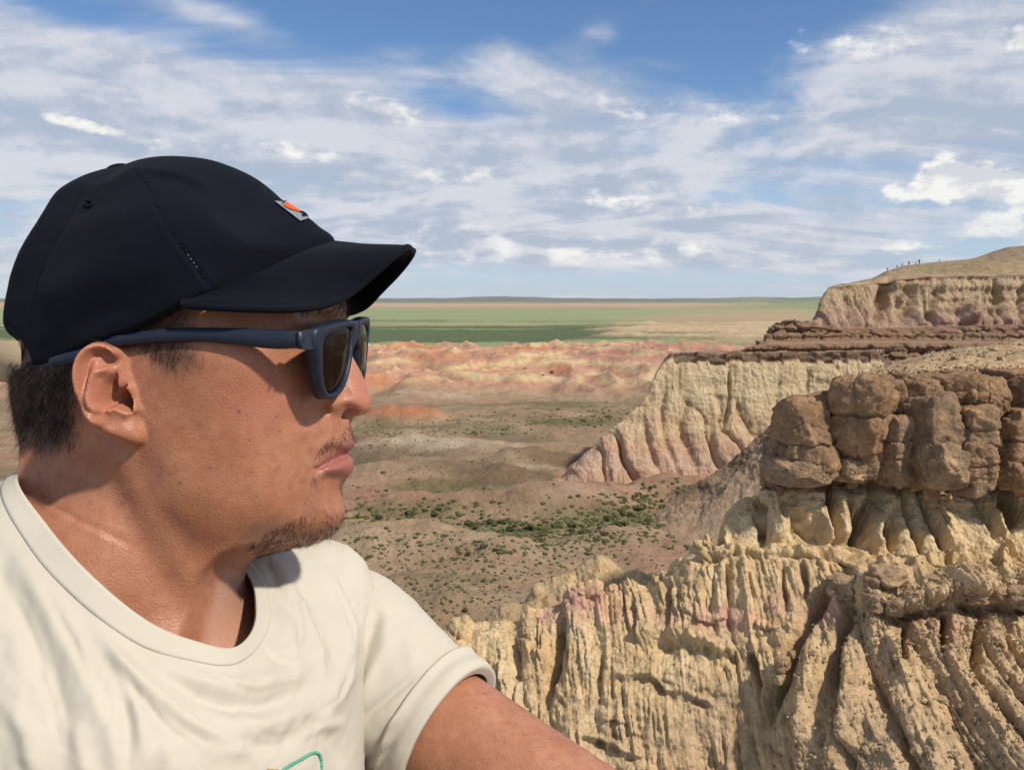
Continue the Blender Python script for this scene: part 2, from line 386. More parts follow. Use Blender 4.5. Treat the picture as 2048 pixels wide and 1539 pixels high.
for a_ in ((760, 930, 150, 26, DKB, .9), (1000, 965, 170, 20, DKB, .85), (1130, 925, 110, 24, DKB, .85), (880, 905, 120, 12, PALEC, .8), (960, 893, 110, 8, PALEC, .9), (1080, 945, 60, 8, PALEC, .5), (760, 1000, 120, 18, ROSY, .9), (950, 1010, 160, 12, ROSY, .85), (860, 980, 120, 9, OLV, .7), (1010, 985, 110, 8, OLV, .6), (740, 838, 90, 8, ROSY * 1.1, .7),
           (900, 868, 240, 9, OLV, .75), (1150, 846, 140, 9, OLV, .75), (760, 870, 90, 7, OLV, .7), (1000, 882, 160, 9, DKB, .7), (820, 1035, 140, 12, OLV, .65), (1010, 1068, 160, 13, OLV, .6), (1200, 1050, 140, 12, OLV, .6), (1330, 1045, 120, 14, OLV, .55), (800, 1120, 130, 20, TAN * 1.12, .8), (960, 1150, 120, 22, ROSY * 1.05, .55), (900, 1190, 160, 12, OLV, .35), (1130, 1030, 120, 12, PALEC * .85, .6), (1330, 1000, 110, 16, ROSY, .6), (1250, 955, 90, 14, ROSY, .5), (1100, 810, 260, 7, OLV * 1.2, .6), (820, 815, 90, 7, DKB * 1.3, .6)):
    patchy(*a_)
RC = [WHITE, TAN, WHITE * .9, BROWN, BROWN * 1.1, PINK, PINK * 1.1, TAN * 1.1, BROWN, TAN, TAN, PINK * 1.1, ORANGE]
for (pts_, wd_, am_), rc_ in zip(VALLEY_RIDGES, RC):
    e_ = ridge_stroke(gx, gy, pts_, wd_ * 1.15, 1.0) * (0.75 + 0.6 * fbm(gx / 9, gy / 6, 3.3, 3))
    c = lerp(c, rc_, np.clip(e_, 0, 1) * 0.55)
low = sstep(-(gz + 0.5 * fbm(gx / 20, gy / 20, 1.1, 3)), -0.9, 1.0)
c = lerp(c, OLIVE, low * sstep(fbm(gx / 24, gy / 12, 6.0, 4), -0.15, 0.3) * 0.62)
belt = np.exp(-((rows_g := 595 + CAMZ * FPX / gy) - 845) ** 2 / 700) + 0.6 * np.exp(-(rows_g - 1062) ** 2 / 1200)
c = lerp(c, OLIVE, np.clip(belt, 0, 1) * sstep(fbm(gx / 16, gy / 12, 8.0, 4), -0.12, 0.22) * 0.6)
# badlands colouring in beds
badm = sstep(gy, 440, 500) * (1 - sstep(gy, 800, 900))
bed = gz * 0.13 + 1.1 * fbm(gx / 90, gy / 120, 5.0, 3)
b1 = 0.5 + 0.5 * np.sin(bed * 6.3 + 1.0)
bc = lerp(np.broadcast_to(ROSE, c.shape), CREAM, sstep(b1, 0.35, 0.7)); bc = lerp(bc, ORANGE, sstep(fbm(gx / 50, gy / 80, 9.0, 3) - 0.25 * (t_ + 0.1) * 4, 0.0, 0.25) * 0.85)
bc = lerp(bc, PLUM, sstep(t_ + 0.25 * fbm(gx / 60, gy / 60, 4.2, 3), 0.02, 0.2) * 0.55)
bc = lerp(bc, TAN * 0.85, sstep(-gz, -5.0, 1.0) * 0.9); bc = lerp(bc, np.array([.46, .20, .13]), sstep(np.sin(bed * 7.0 + 2.0), .35, .8) * .4)
c = lerp(c, bc, badm)
m845 = np.exp(-((rows_g - 836) / 14) ** 2) * np.exp(-(((t_ * FPX + 1024) - 810) / 80) ** 2)
c = lerp(c, ORANGE, np.clip(m845 * 1.6, 0, 1) * sstep(gz, 1.5, 3.5))
# plain
pl = sstep(gy, 840, 930)
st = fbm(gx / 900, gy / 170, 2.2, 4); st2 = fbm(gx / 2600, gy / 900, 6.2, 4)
pc_ = lerp(np.broadcast_to(GREEN, c.shape), DGREEN, sstep(st + 0.55 * np.exp(-((rows_g - 668) / 15) ** 2) - 0.3 * np.exp(-((rows_g - 628) / 14) ** 2), 0.04, 0.28) * 0.95)  # dark green streaks; the band stands for cloud shadow, painted into the ground colour
pc_ = lerp(pc_, np.array([.36, .40, .22]), np.clip(np.exp(-((rows_g - 628) / 10) ** 2) * (.4 + 1.2 * fbm(gx / 1500, gy / 260, 3.9, 3)), 0, 1) * .8)
pc_ = lerp(pc_, SAND * np.array([.86, .8, .8]), sstep(st2 + 0.55 * sstep(t_, 0.03, 0.30) * sstep(gy, 900, 1000) * (1 - sstep(gy, 2600, 4200)), 0.16, 0.5) * 0.8)
pc_ = lerp(pc_, SAND * np.array([.95, .86, .85]), np.clip(np.exp(-((rows_g - 648 + 2 * fbm(gx / 500, 1.2, 0, 2)) / 2.6) ** 2) * (.5 + 1.6 * fbm(gx / 700, .7, 0, 3)), 0, 1) * .8)
pc_ = lerp(pc_, SAND, sstep(gz, 4.5, 9.5) * (1 - sstep(gy, 5000, 7000)))
pinkband = np.exp(-((np.log(gy) - math.log(6300)) / 0.30) ** 2)
pc_ = lerp(pc_, np.array([.56, .36, .26]), np.clip(pinkband * (0.95 - 1.2 * sstep(t_, 0.16, 0.36)), 0, 1))
pc_ = lerp(pc_, np.array([.13, .14, .13]), sstep(gy, 8500, 11000) * 0.8 * (1 - 0.5 * sstep(t_, 0.15, 0.3)))
c = c * (.86 + .16 * sstep(gy, 420, 500))[..., None]
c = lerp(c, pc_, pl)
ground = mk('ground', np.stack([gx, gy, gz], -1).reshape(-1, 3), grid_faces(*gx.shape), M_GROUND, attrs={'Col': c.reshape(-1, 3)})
tag(ground, kind='structure')

# ================================================================== cliffs: sheets swept through measured beds
def sheet(keys, cols, spans, smooth=2):
    """keys: rows (bottom to top/back) of (px, py, distance); cols: px of the columns; spans: samples per row gap"""
    rows = []
    for k in keys:
        k = np.array(sorted(k), float)
        py = np.interp(cols, k[:, 0], k[:, 1]); d = np.interp(cols, k[:, 0], k[:, 2])
        for _ in range(smooth):
            py[1:-1] = (py[:-2] + 2 * py[1:-1] + py[2:]) / 4; d[1:-1] = (d[:-2] + 2 * d[1:-1] + d[2:]) / 4
        rows.append(W(cols, py, d))
    R = np.array(rows); out = []; vv = []
    for i in range(len(R) - 1):
        n = spans[i]; tt = np.arange(n) / n
        p0 = R[max(i - 1, 0)]; p1 = R[i]; p2 = R[i + 1]; p3 = R[min(i + 2, len(R) - 1)]
        for f in tt:
            s = f * f * (3 - 2 * f)
            m1 = (p2 - p0) * 0.30; m2 = (p3 - p1) * 0.30
            out.append((2 * f ** 3 - 3 * f ** 2 + 1) * p1 + (f ** 3 - 2 * f ** 2 + f) * m1 + (-2 * f ** 3 + 3 * f ** 2) * p2 + (f ** 3 - f ** 2) * m2); vv.append(i + f)
    out.append(R[-1]); vv.append(len(R) - 1.0)
    return np.array(out), np.repeat(np.array(vv)[:, None], len(cols), 1)
def normals(P, flat=0.35):
    a = np.gradient(P, axis=1); b = np.gradient(P, axis=0); n = np.cross(a, b)
    n /= np.linalg.norm(n, axis=-1, keepdims=True) + 1e-9
    n[..., 2] *= flat; n /= np.linalg.norm(n, axis=-1, keepdims=True) + 1e-9
    return n
def ledge(px, py, pts, amp, up=8, down=10):
    pts = np.array(pts, float); ly = np.interp(px, pts[:, 0], pts[:, 1]); dv = py - ly
    m = sstep(px, pts[0, 0] - 12, pts[0, 0] + 20) * (1 - sstep(px, pts[-1, 0] - 20, pts[-1, 0] + 12))
    return m * amp * (np.exp(-((dv + up * .7) / up) ** 2) - 1.15 * np.exp(-((dv - down * .75) / down) ** 2))
def gully(px, py, pts, wid, amp):
    d, al = poly_dist(px, py, catmull(np.array(pts, float), 8 * len(pts))); return -amp * np.exp(-(d / wid) ** 2) * np.clip(np.minimum(al, 1 - al) / .3, .12, 1)

# ---- the pale cliff across the valley
cols = np.arange(1070, 1770, 1.8)
mid_keys = [
    [(1070, 1010, 226), (1200, 1015, 226), (1350, 1012, 226), (1500, 990, 226), (1770, 960, 226)],
    [(1070, 990, 231), (1150, 975, 231), (1250, 975, 231), (1330, 965, 232), (1400, 950, 233), (1500, 925, 234), (1770, 900, 236)],
    [(1070, 985, 236), (1100, 972, 236), (1150, 942, 236), (1200, 905, 237), (1250, 880, 238), (1330, 862, 239), (1400, 855, 240), (1500, 850, 241), (1770, 840, 243)],
    [(1070, 980, 239), (1100, 968, 239), (1150, 934, 239), (1200, 888, 240), (1250, 845, 241), (1290, 815, 242), (1330, 790, 243), (1400, 785, 244), (1500, 780, 245), (1770, 775, 247)],
    [(1070, 978, 241), (1100, 966, 241), (1150, 930, 241), (1200, 881, 242), (1250, 836, 243), (1290, 798, 244), (1300, 776, 245), (1312, 744, 246), (1330, 722, 247), (1400, 717, 248), (1500, 715, 249), (1770, 712, 250)],
    [(1070, 1000, 260), (1100, 990, 262), (1200, 900, 262), (1290, 815, 264), (1312, 752, 266), (1330, 716, 268), (1400, 709, 270), (1500, 708, 272), (1770, 704, 274)],
    [(1070, 1040, 285), (1200, 960, 285), (1312, 800, 285), (1335, 716, 290), (1400, 706, 295), (1500, 703, 297), (1770, 700, 300)]]
P, vv = sheet(mid_keys, cols, (10, 50, 55, 60, 12, 10), 3)
px, py, dd = proj(P); N = normals(P)
s, z = P[..., 0], P[..., 2]
face = sstep(vv, 0.4, 1.0) * (1 - sstep(vv, 3.75, 4.05))
warpx = 0.7 * fbm(s / 9, z / 16, 3.0, 3)
but = np.abs(pnoise(s / 8.5 + warpx * 1.1 + z / 26, z / 45, 1.5)) * 2          # rounded buttresses between sharp gullies
low_f = 1 - sstep(vv, 1.4, 3.4)
dsp = face * ((np.sqrt(np.clip(but, 0, 1)) - 0.5) * (0.7 + 2.2 * low_f) + ridged(s / 2.6 + 1.6 * warpx, z / 30, 5.0, 4, gain=.6) * 0.5 + fbm(s / 1.2, z / 1.6, 2.0, 3) * 0.4)
dsp += face * 0.35 * np.sin(z * 1.3 + 0.7 * fbm(s / 12, z / 6, 1, 2)) * sstep(fbm(s / 10, z / 3, 8, 2), 0.0, 0.4)
for pts, wd, am in (([(1457, 715), (1458, 800), (1440, 880)], 3.5, 2.6), ([(1285, 830), (1300, 900), (1330, 975)], 8, 2.0), ([(1378, 790), (1362, 860), (1400, 950)], 9, 2.0), ([(1235, 860), (1245, 920), (1290, 985)], 8, 1.8), ([(1330, 760), (1325, 860), (1365, 970)], 7, 1.6), ([(1480, 800), (1470, 850)], 8, 1.0), ([(1420, 800), (1425, 900), (1450, 950)], 8, 1.5),
                    ([(1620, 730), (1610, 800)], 4, 1.4), ([(1560, 740), (1545, 860)], 6, 1.0)): dsp += face * gully(px, py, pts, wd, am)
dsp += ledge(px, py, [(1335, 722), (1500, 718), (1760, 716)], 1.1, 4, 5) * (0.7 + 1.2 * fbm(s / 5, 0.2, 0, 3))
P = P + N * dsp[..., None]
P[..., 2] += sstep(vv, 3.5, 3.95) * sstep(px, 1325, 1345) * (1.5 * fbm(s / 9, .4, 0, 4) + .6 * np.sign(fbm(s / 5, .9, 0, 2)))
cc = np.broadcast_to(np.array([.62, .49, .31]), P.shape).copy()
cc = lerp(cc, np.array([.56, .335, .235]), sstep(py + 30 * fbm(s / 20, z / 8, 1, 3), 835, 915) * 0.85)
cc = lerp(cc, np.array([.55, .43, .32]), sstep(py + 14 * fbm(s / 9, z / 9, 4, 3), 895, 915) * (1 - sstep(py, 930, 950)) * 0.5)
cc = lerp(cc, np.array([.46, .29, .2]), np.exp(-((py - 838 + 6 * fbm(s / 20, 1, 0, 2)) / 9) ** 2) * 0.45)
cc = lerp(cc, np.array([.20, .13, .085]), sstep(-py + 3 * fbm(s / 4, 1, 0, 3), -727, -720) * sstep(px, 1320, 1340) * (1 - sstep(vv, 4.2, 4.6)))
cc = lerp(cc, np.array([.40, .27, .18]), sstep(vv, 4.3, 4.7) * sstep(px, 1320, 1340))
cc = lerp(cc, np.array([.37, .29, .2]), sstep(-vv, -0.6, 0.0))
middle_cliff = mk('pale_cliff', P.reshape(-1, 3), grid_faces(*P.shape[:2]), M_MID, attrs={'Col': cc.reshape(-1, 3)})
tag(middle_cliff, kind='structure')

# ---- rock benches under the mesa
cols = np.arange(1440, 2140, 2.0)
bench_keys = [
    [(1440, 735, 262), (1700, 735, 262), (1850, 770, 260), (2140, 770, 258)],
    [(1440, 721, 264), (1470, 716, 264), (1540, 716, 265), (1700, 716, 266), (1850, 722, 264), (2140, 722, 262)],
    [(1440, 719, 266), (1470, 704, 266), (1500, 694, 266), (1700, 690, 268), (1850, 688, 268), (2140, 690, 266)],
    [(1440, 718, 275), (1470, 702, 278), (1540, 684, 280), (1700, 681, 282), (1850, 682, 282), (2140, 684, 282)],
    [(1440, 718, 280), (1525, 684, 282), (1532, 676, 283), (1600, 677, 284), (1700, 674, 285), (1850, 676, 286), (2140, 678, 286)],
    [(1440, 717, 282), (1525, 682, 284), (1536, 655, 285), (1548, 643, 286), (1580, 638, 287), (1612, 645, 287), (1630, 652, 287), (1700, 660, 288), (1850, 660, 290), (1960, 656, 290), (2140, 652, 290)],
    [(1440, 720, 300), (1525, 690, 300), (1540, 662, 300), (1620, 655, 300), (1700, 654, 304), (1850, 652, 306), (1960, 648, 306), (2140, 646, 306)]]
P, vv = sheet(bench_keys, cols, (6, 26, 14, 8, 26, 12), 1)
px, py, dd = proj(P); N = normals(P); s, z = P[..., 0], P[..., 2]
f1, f2, cid = worley(s / 4.2 + 0.3 * fbm(s / 3, z / 3, 1, 2), z / 2.6)
fac = np.clip(np.exp(-((vv - 1.5) / 0.6) ** 2) + np.exp(-((vv - 4.6) / 0.7) ** 2), 0, 1)
dsp = fac * ((cid - 0.5) * 1.8 - 1.6 * np.exp(-((f2 - f1) / 0.10) ** 2) + 0.7 * fbm(s / 1.5, z / 1.2, 4, 3) + 0.8 * np.sin(z * 2.4 + fbm(s / 8, 0, 0, 2) * 2))
dsp += gully(px, py, [(1852, 690), (1850, 740)], 6, 5) + gully(px, py, [(1700, 690), (1700, 735)], 5, 2.5)
P = P + N * dsp[..., None]
cc = np.broadcast_to(np.array([.30, .195, .125]), P.shape).copy()
cc = lerp(cc, np.array([.44, .31, .2]), np.clip(np.exp(-((vv - 2.7) / 0.4) ** 2) + sstep(vv, 5.4, 6), 0, 1) * 0.8)
cc = lerp(cc, np.array([.38, .22, .16]), sstep(fbm(s / 10, z / 2, 3, 3), 0, .4) * 0.6)
bench = mk('rock_bench', P.reshape(-1, 3), grid_faces(*P.shape[:2]), M_FAR, attrs={'Col': cc.reshape(-1, 3)})
tag(bench, kind='structure')

# ---- the mesa on the skyline
cols = np.arange(1612, 2160, 1.7)
mesa_keys = [
    [(1612, 668, 296), (1700, 664, 296), (1850, 664, 296), (2160, 664, 296)],
    [(1612, 660, 300), (1630, 652, 300), (1700, 652, 300), (1850, 652, 302), (2160, 650, 302)],
    [(1612, 656, 306), (1632, 642, 306), (1645, 615, 308), (1700, 612, 308), (1800, 605, 310), (2160, 603, 310)],
    [(1612, 655, 310), (1634, 640, 311), (1645, 600, 312), (1655, 578, 313), (1700, 573, 313), (1745, 566, 314), (1768, 558, 314), (1860, 555, 314), (2048, 553, 314), (2160, 552, 314)],
    [(1612, 658, 330), (1645, 606, 330), (1657, 577, 322), (1700, 571, 324), (1745, 561, 326), (1772, 547, 328), (1860, 548, 326), (1950, 545, 326), (2048, 545, 328), (2160, 540, 328)],
    [(1612, 665, 350), (1645, 615, 350), (1660, 577, 335), (1700, 568, 345), (1745, 557, 350), (1775, 542, 352), (1805, 532, 355), (1860, 525, 360), (1940, 518, 360), (1962, 512, 360), (1985, 503, 362), (2015, 494, 364), (2050, 491, 366), (2160, 488, 370)],
    [(1612, 690, 400), (1660, 600, 400), (1700, 590, 420), (1800, 570, 430), (2160, 540, 430)]]
P, vv = sheet(mesa_keys, cols, (8, 26, 40, 12, 26, 8), 2)
px, py, dd = proj(P); N = normals(P); s, z = P[..., 0], P[..., 2]
face = sstep(vv, 0.6, 1.2) * (1 - sstep(vv, 2.85, 3.1))
wx = fbm(s / 12, z / 20, 2.0, 3)
but = np.sqrt(np.clip(np.abs(pnoise(s / 8 + wx * 0.6, z / 40, 6.5)) * 2, 0, 1))
dsp = face * ((but - 0.5) * (1.2 + 3.0 * (1 - sstep(vv, 1.2, 2.6))) + ridged(s / 3.4 + wx, z / 24, 1.0, 4, gain=.62) * 1.3 + 0.6 * fbm(s / 2, z / 2, 5, 3) + 0.5 * np.sin(z * 1.6 + wx) * sstep(px, 1840, 1900))
for pts, wd, am in (([(1778, 545), (1770, 600), (1745, 655)], 16, 9), ([(1825, 552), (1815, 600), (1800, 655)], 20, 7), ([(1885, 550), (1862, 610), (1850, 655)], 9, 4), ([(1690, 590), (1700, 650)], 10, 2.5), ([(1990, 555), (1992, 620)], 7, 4), ([(2040, 560), (2035, 640)], 7, 3.5)):
    dsp += gully(px, py, pts, wd, am) * sstep(vv, .5, 1) * (1 - sstep(vv, 3.2, 3.9))
dsp += -gully(px, py, [(1930, 600), (1945, 655)], 22, 6) * face - gully(px, py, [(1815, 575), (1808, 610)], 8, 4) * face
dsp += ledge(px, py, [(1650, 578), (1700, 573), (1768, 558), (1860, 555), (2155, 553)], 1.1, 3.0, 4.0) * (0.7 + 0.6 * fbm(s / 4, .3, 0, 3))
P = P + N * dsp[..., None]
P[..., 2] += sstep(vv, 3.2, 4) * (0.5 * fbm(s / 6, P[..., 1] / 6, 1, 3)) * (1 - sstep(vv, 4.6, 5))
cc = np.broadcast_to(np.array([.50, .375, .235]), P.shape).copy()
cc = lerp(cc, np.array([.42, .275, .215]), sstep(py + 12 * fbm(s / 12, z / 6, 1, 3), 608, 640) * 0.85)
cc = lerp(cc, np.array([.46, .34, .25]), sstep(np.sin(z * 1.3 + 2 * fbm(s / 30, 0, 0, 2)), 0.2, 0.9) * 0.5)
cc = lerp(cc, np.array([.42, .32, .2]), sstep(vv, 3.3, 3.9))
cc = lerp(cc, np.array([.30, .25, .13]), sstep(vv, 3.5, 4.4) * sstep(fbm(s / 14, P[..., 1] / 10, 3, 3), -0.2, 0.35) * 0.7)
cc = lerp(cc, np.array([.33, .24, .17]), sstep(px, 1962, 1990) * sstep(vv, 4.2, 4.7))
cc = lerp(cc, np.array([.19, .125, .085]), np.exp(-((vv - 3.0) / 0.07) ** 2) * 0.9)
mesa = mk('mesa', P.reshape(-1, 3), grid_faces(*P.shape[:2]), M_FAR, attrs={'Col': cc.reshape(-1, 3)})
tag(mesa, kind='structure')
MESA_P, MESA_V = P, vv

# ---- the near cliff: fluted curtain, columns, the caprock's bed and the gravel slope on top
cols = np.concatenate([np.arange(820, 1380, 2.0), np.arange(1380, 2060, 1.9), np.arange(2062, 2320, 4.0)])
CREST = [(820, 1330), (850, 1310), (881, 1281), (900, 1250), (912, 1240), (930, 1237), (958, 1246), (1000, 1251), (1025, 1243), (1056, 1215), (1084, 1211), (1119, 1197), (1137, 1176), (1168, 1160), (1193, 1166), (1210, 1183), (1256, 1176),
         (1280, 1173), (1315, 1155), (1333, 1145), (1350, 1123), (1371, 1117), (1382, 1096), (1400, 1078), (1413, 1071), (1426, 1078), (1434, 1087), (1440, 1072), (1448, 1032), (1475, 1002), (1492, 995), (1520, 990), (1534, 940), (1548, 880), (1580, 828), (1600, 810), (1651, 796), (1672, 782), (1700, 765), (1755, 754), (1850, 740), (1950, 738), (2048, 735), (2320, 720)]
near_keys = [
    [(820, 2700, 38), (1500, 2700, 37), (2320, 2700, 33)],
    [(820, 1900, 46), (1300, 1900, 44.5), (1600, 1850, 43), (1800, 1800, 40), (2320, 1750, 37)],
    [(820, 1545, 51.5), (1200, 1545, 50.5), (1450, 1545, 49.5), (1600, 1545, 47.5), (1800, 1545, 44), (2048, 1545, 41), (2320, 1545, 40)],
    [(820, 1430, 55), (1000, 1400, 54.5), (1200, 1330, 54), (1400, 1300, 53), (1500, 1300, 52.5), (1600, 1300, 51), (1720, 1290, 49.5), (1900, 1290, 48.5), (2048, 1300, 48), (2320, 1300, 46.5)],
    [(820, 1370, 57), (930, 1310, 57), (1000, 1310, 57), (1080, 1280, 56.5), (1168, 1240, 56.5), (1256, 1230, 56.5), (1330, 1200, 56.3), (1400, 1150, 56), (1450, 1110, 56), (1520, 1108, 56), (1600, 1108, 55.5), (1690, 1118, 54), (1730, 1160, 52), (1800, 1165, 51.2), (1900, 1170, 50.8), (2000, 1170, 50.8), (2320, 1165, 50)],
    [(820, 1345, 58.2), (930, 1265, 58.2), (1000, 1275, 58.2), (1080, 1235, 58), (1168, 1190, 58), (1256, 1195, 58), (1330, 1165, 57.8), (1382, 1115, 57.6), (1413, 1095, 57.6), (1445, 1090, 57.6), (1475, 1080, 57.7), (1520, 1085, 57.7), (1600, 1088, 57.5), (1690, 1090, 57.2), (1760, 1110, 56.6), (1850, 1110, 56.4), (2000, 1120, 56), (2320, 1110, 55)],
    [(p, (q + 14 if p < 1440 else (q + 1080) / 2 if p < 1530 else 985 + (p - 1530) * 0.02), 59.0 if p < 1500 else 59.6) for p, q in CREST],
    [(p, q, 60.0 if p < 1470 else 61.5) for p, q in CREST],
    [(p, (q + 45 if p < 1440 else q + 30 if p < 1560 else np.interp(p, [1560, 1650, 1755, 1850, 1930, 2048, 2320], [840, 800, 752, 716, 697, 681, 660])), (62.5 if p < 1440 else 64 if p < 1560 else np.interp(p, [1560, 1700, 1850, 2048, 2320], [64, 72, 84, 88, 90]))) for p, q in CREST],
    [(820, 1600, 66), (1430, 1500, 67), (1560, 1150, 75), (1650, 950, 90), (1755, 850, 100), (1850, 780, 110), (2048, 720, 120), (2320, 700, 120)]]
P, vv = sheet(near_keys, cols, (6, 12, 90, 85, 34, 80, 90, 26, 8), 1)
px, py, dd = proj(P); N = normals(P, 0.45); s, z = P[..., 0], P[..., 2]
face = sstep(vv, 0.5, 1.5) * (1 - sstep(vv, 6.6, 7.0) * sstep(px, 1500, 1560)) * (1 - 0.8 * sstep(vv, 6.9, 7.6))
left = 1 - sstep(px, 1480, 1720) * sstep(py, 1110, 1190)                   # fluted curtain against the rubbly right
wx = fbm(s / 2.5, z / 5, 2.0, 3)
wb = fbm(s / 6, z / 4.5, 9.4, 3)
fl1 = np.abs(pnoise(s / 2.1 + 0.4 * wx + 0.5 * wb, z / 19, 1.2)) * 2
fl2 = np.abs(pnoise(s / 0.74 + 0.6 * wx + 0.5 * wb, z / 7.0, 7.2)) * 2
fl3 = np.abs(pnoise(s / 0.30 + 0.6 * wx + 0.6 * wb, z / 2.2, 3.7)) * 2
rough = fbm(s / 0.9, z / 0.7, P[..., 1] / 0.9, 5, gain=0.6)
clod = np.abs(fbm(s / 1.3, z / 1.1, P[..., 1] / 1.2, 4, gain=0.55))
am1 = 0.35 + 0.9 * sstep(fbm(s / 4.5, z / 5, 3.1, 3), -0.25, 0.35); am2 = 0.25 + 1.0 * sstep(fbm(s / 2.2, z / 2.6, 6.4, 3), -0.2, 0.3)
dsp = face * (left * ((np.clip(fl1, 0, 1) ** 0.6 - 0.55) * 0.72 * am1 + (np.clip(fl2, 0, 1) ** 0.7 - 0.5) * 0.30 * am2 + (np.clip(fl3, 0, 1) - 0.4) * 0.19 * am2) + rough * (0.42 + 0.1 * (1 - left)) + (1 - left) * ((clod - 0.3) * 0.40 * sstep(fbm(s / 5, z / 5, 2.7, 2), -0.3, 0.3) + (np.clip(fl2, 0, 1) ** 0.7 - 0.5) * 0.34 * am2 + (np.clip(fl3, 0, 1) - .4) * .16))
dsp += face * (1 - left) * (np.clip(np.abs(pnoise(s / 2.2 + 0.5 * wx, z / 14, 5.2)) * 2, 0, 1) ** 0.6 - 0.5) * 1.15
dsp += face * 0.22 * left * np.sign(np.sin(z * 1.15 + wx)) * sstep(fbm(s / 4, z / 1.5, 9, 3), 0.05, 0.35)
dsp *= 1 - .93 * np.exp(-((vv - 4.7) / .5) ** 2) * sstep(px, 1430, 1470) * (1 - sstep(px, 1690, 1730))
# upper columns stand proud, with alcoves between
colm = sstep(vv, 5.0, 5.35) * (1 - sstep(vv, 6.0, 6.3)) * sstep(px, 1430, 1470)
fan = 1 - sstep(vv, 5.0, 5.9)
dsp += colm * ((np.clip(np.abs(pnoise(s / 2.3 + 0.3 * wx + 0.35, z / 30, 8.8)) * 2, 0, 1) ** 0.55 - 0.5) * (1.2 + 1.9 * fan))
for pts, wd, am in (([(1700, 1118), (1640, 1200), (1590, 1300), (1545, 1420), (1530, 1470)], 13, 1.9), ([(1702, 1200), (1680, 1280), (1660, 1420)], 10, 1.7), ([(1500, 1296), (1512, 1340), (1524, 1385)], 6, 1.6),
                    ([(1657, 955), (1660, 1020), (1668, 1085)], 7, 2.6), ([(1745, 975), (1722, 1050), (1690, 1100)], 11, 2.2), ([(1531, 1000), (1530, 1100)], 9, 1.4), ([(2010, 980), (2020, 1060)], 13, 3.0),
                    ([(1886, 1220), (1890, 1300)], 8, 2.2), ([(1980, 1210), (1960, 1300), (1940, 1360)], 9, 1.4), ([(1812, 1240), (1805, 1330)], 6, 1.1), ([(1122, 1210), (1108, 1320), (1085, 1430)], 9, 1.5), ([(1025, 1260), (1030, 1390)], 6, 0.8), ([(1270, 1190), (1275, 1300)], 5, 0.7),
                    ([(1340, 1150), (1335, 1260)], 5, .9), ([(1457, 1110), (1460, 1220)], 5, .8), ([(1560, 1110), (1575, 1240)], 5, .8), ([(1604, 1110), (1615, 1210)], 5, .7)):
    dsp += gully(px + 6 * fbm(s / 1.2, z / 1.2, 5, 2), py, pts, wd, am)
lw = 16 * fbm(s / 1.9, z / 9, 4.0, 4)
for pts, am, up, dn in (([(1395, 1112), (1470, 1101), (1560, 1103), (1640, 1100), (1705, 1108)], 0.5, 5, 9), ([(1275, 1282), (1340, 1276), (1410, 1286), (1480, 1312)], 0.72, 16, 26), ([(1235, 1345), (1300, 1350), (1340, 1385), (1420, 1405)], 0.38, 7, 10),
                        ([(1715, 1200), (1790, 1222), (1850, 1212), (1890, 1200), (2000, 1208), (2100, 1200)], 1.5, 20, 16), ([(1840, 1118), (1940, 1122)], 0.6, 5, 8), ([(1160, 1475), (1230, 1490), (1290, 1515)], 0.55, 7, 12), ([(1110, 1370), (1130, 1400)], 0.5, 8, 10)):
    dsp += ledge(px, py + lw, pts, am, up, dn) * np.clip(0.75 + 1.3 * fbm(s / 1.1, z / 1.4, 7.7, 3), 0.1, 1.6)
dsp += -gully(px, py, [(1735, 1165), (1800, 1150), (1870, 1165)], 26, 1.0) * (0.7 + 0.9 * clod)
dsp += -gully(px, py, [(1895, 1178), (1990, 1180)], 20, 0.9) * (0.7 + 0.9 * clod) - gully(px, py, [(1660, 1175), (1705, 1170)], 18, 1.1)
dsp += -gully(px, py, [(1640, 1230), (1625, 1400), (1600, 1560)], 26, 1.3) - gully(px, py, [(1740, 1260), (1700, 1420), (1680, 1560)], 24, 1.1) - gully(px, py, [(1770, 1260), (1815, 1360)], 8, 0.9)
dsp += -gully(px, py, [(1965, 990), (1990, 1060), (2020, 1160)], 9, 1.3) - gully(px, py, [(1775, 990), (1735, 1090)], 10, 1.0)
P = P + N * dsp[..., None]
top = sstep(vv, 6.95, 7.3) * sstep(px, 1540, 1620)
P[..., 2] += top * (0.25 * fbm(s / 1.5, P[..., 1] / 2, 1, 4) + 0.7 * np.clip(fbm(s / 6, P[..., 1] / 5, 3, 3), -1, 1))
YEL, PALE, TANC, RUB, BRN, PNK = (np.array(a) for a in ([.67, .495, .275], [.77, .605, .375], [.61, .45, .27], [.585, .425, .26], [.30, .19, .11], [.65, .36, .30]))
zn = fbm(s / 3, z / 3, 1.5, 4)
cc = np.broadcast_to(YEL, P.shape).copy()
cc = lerp(cc, PALE, sstep(zn, -0.05, 0.35) * 0.6)
cc = lerp(cc, TANC, sstep(py + 40 * zn, 1330, 1480) * 0.7)
cc = lerp(cc, RUB, (1 - left) * (0.55 + .4 * sstep(zn, -.1, .3)))
cc = lerp(cc, RUB * 0.95, sstep(px + 80 * zn, 1270, 1420) * sstep(py, 1310, 1400) * (1 - sstep(px, 1500, 1530)) * 0.8)
pk = np.zeros(px.shape)
for a, b, rx_, ry_, k in ((1160, 1200, 70, 32, .8), (1200, 1225, 90, 30, .5), (1100, 1225, 40, 25, .6), (1440, 1240, 80, 26, .85), (1340, 1235, 60, 20, .4), (1640, 1228, 40, 24, .9), (1560, 1215, 60, 20, .4), (1900, 1250, 90, 40, .35), (1560, 1190, 60, 18, .3)):
    pk = np.maximum(pk, k * np.exp(-((px - a) / rx_) ** 2 - ((py - b + 14 * zn) / ry_) ** 2))
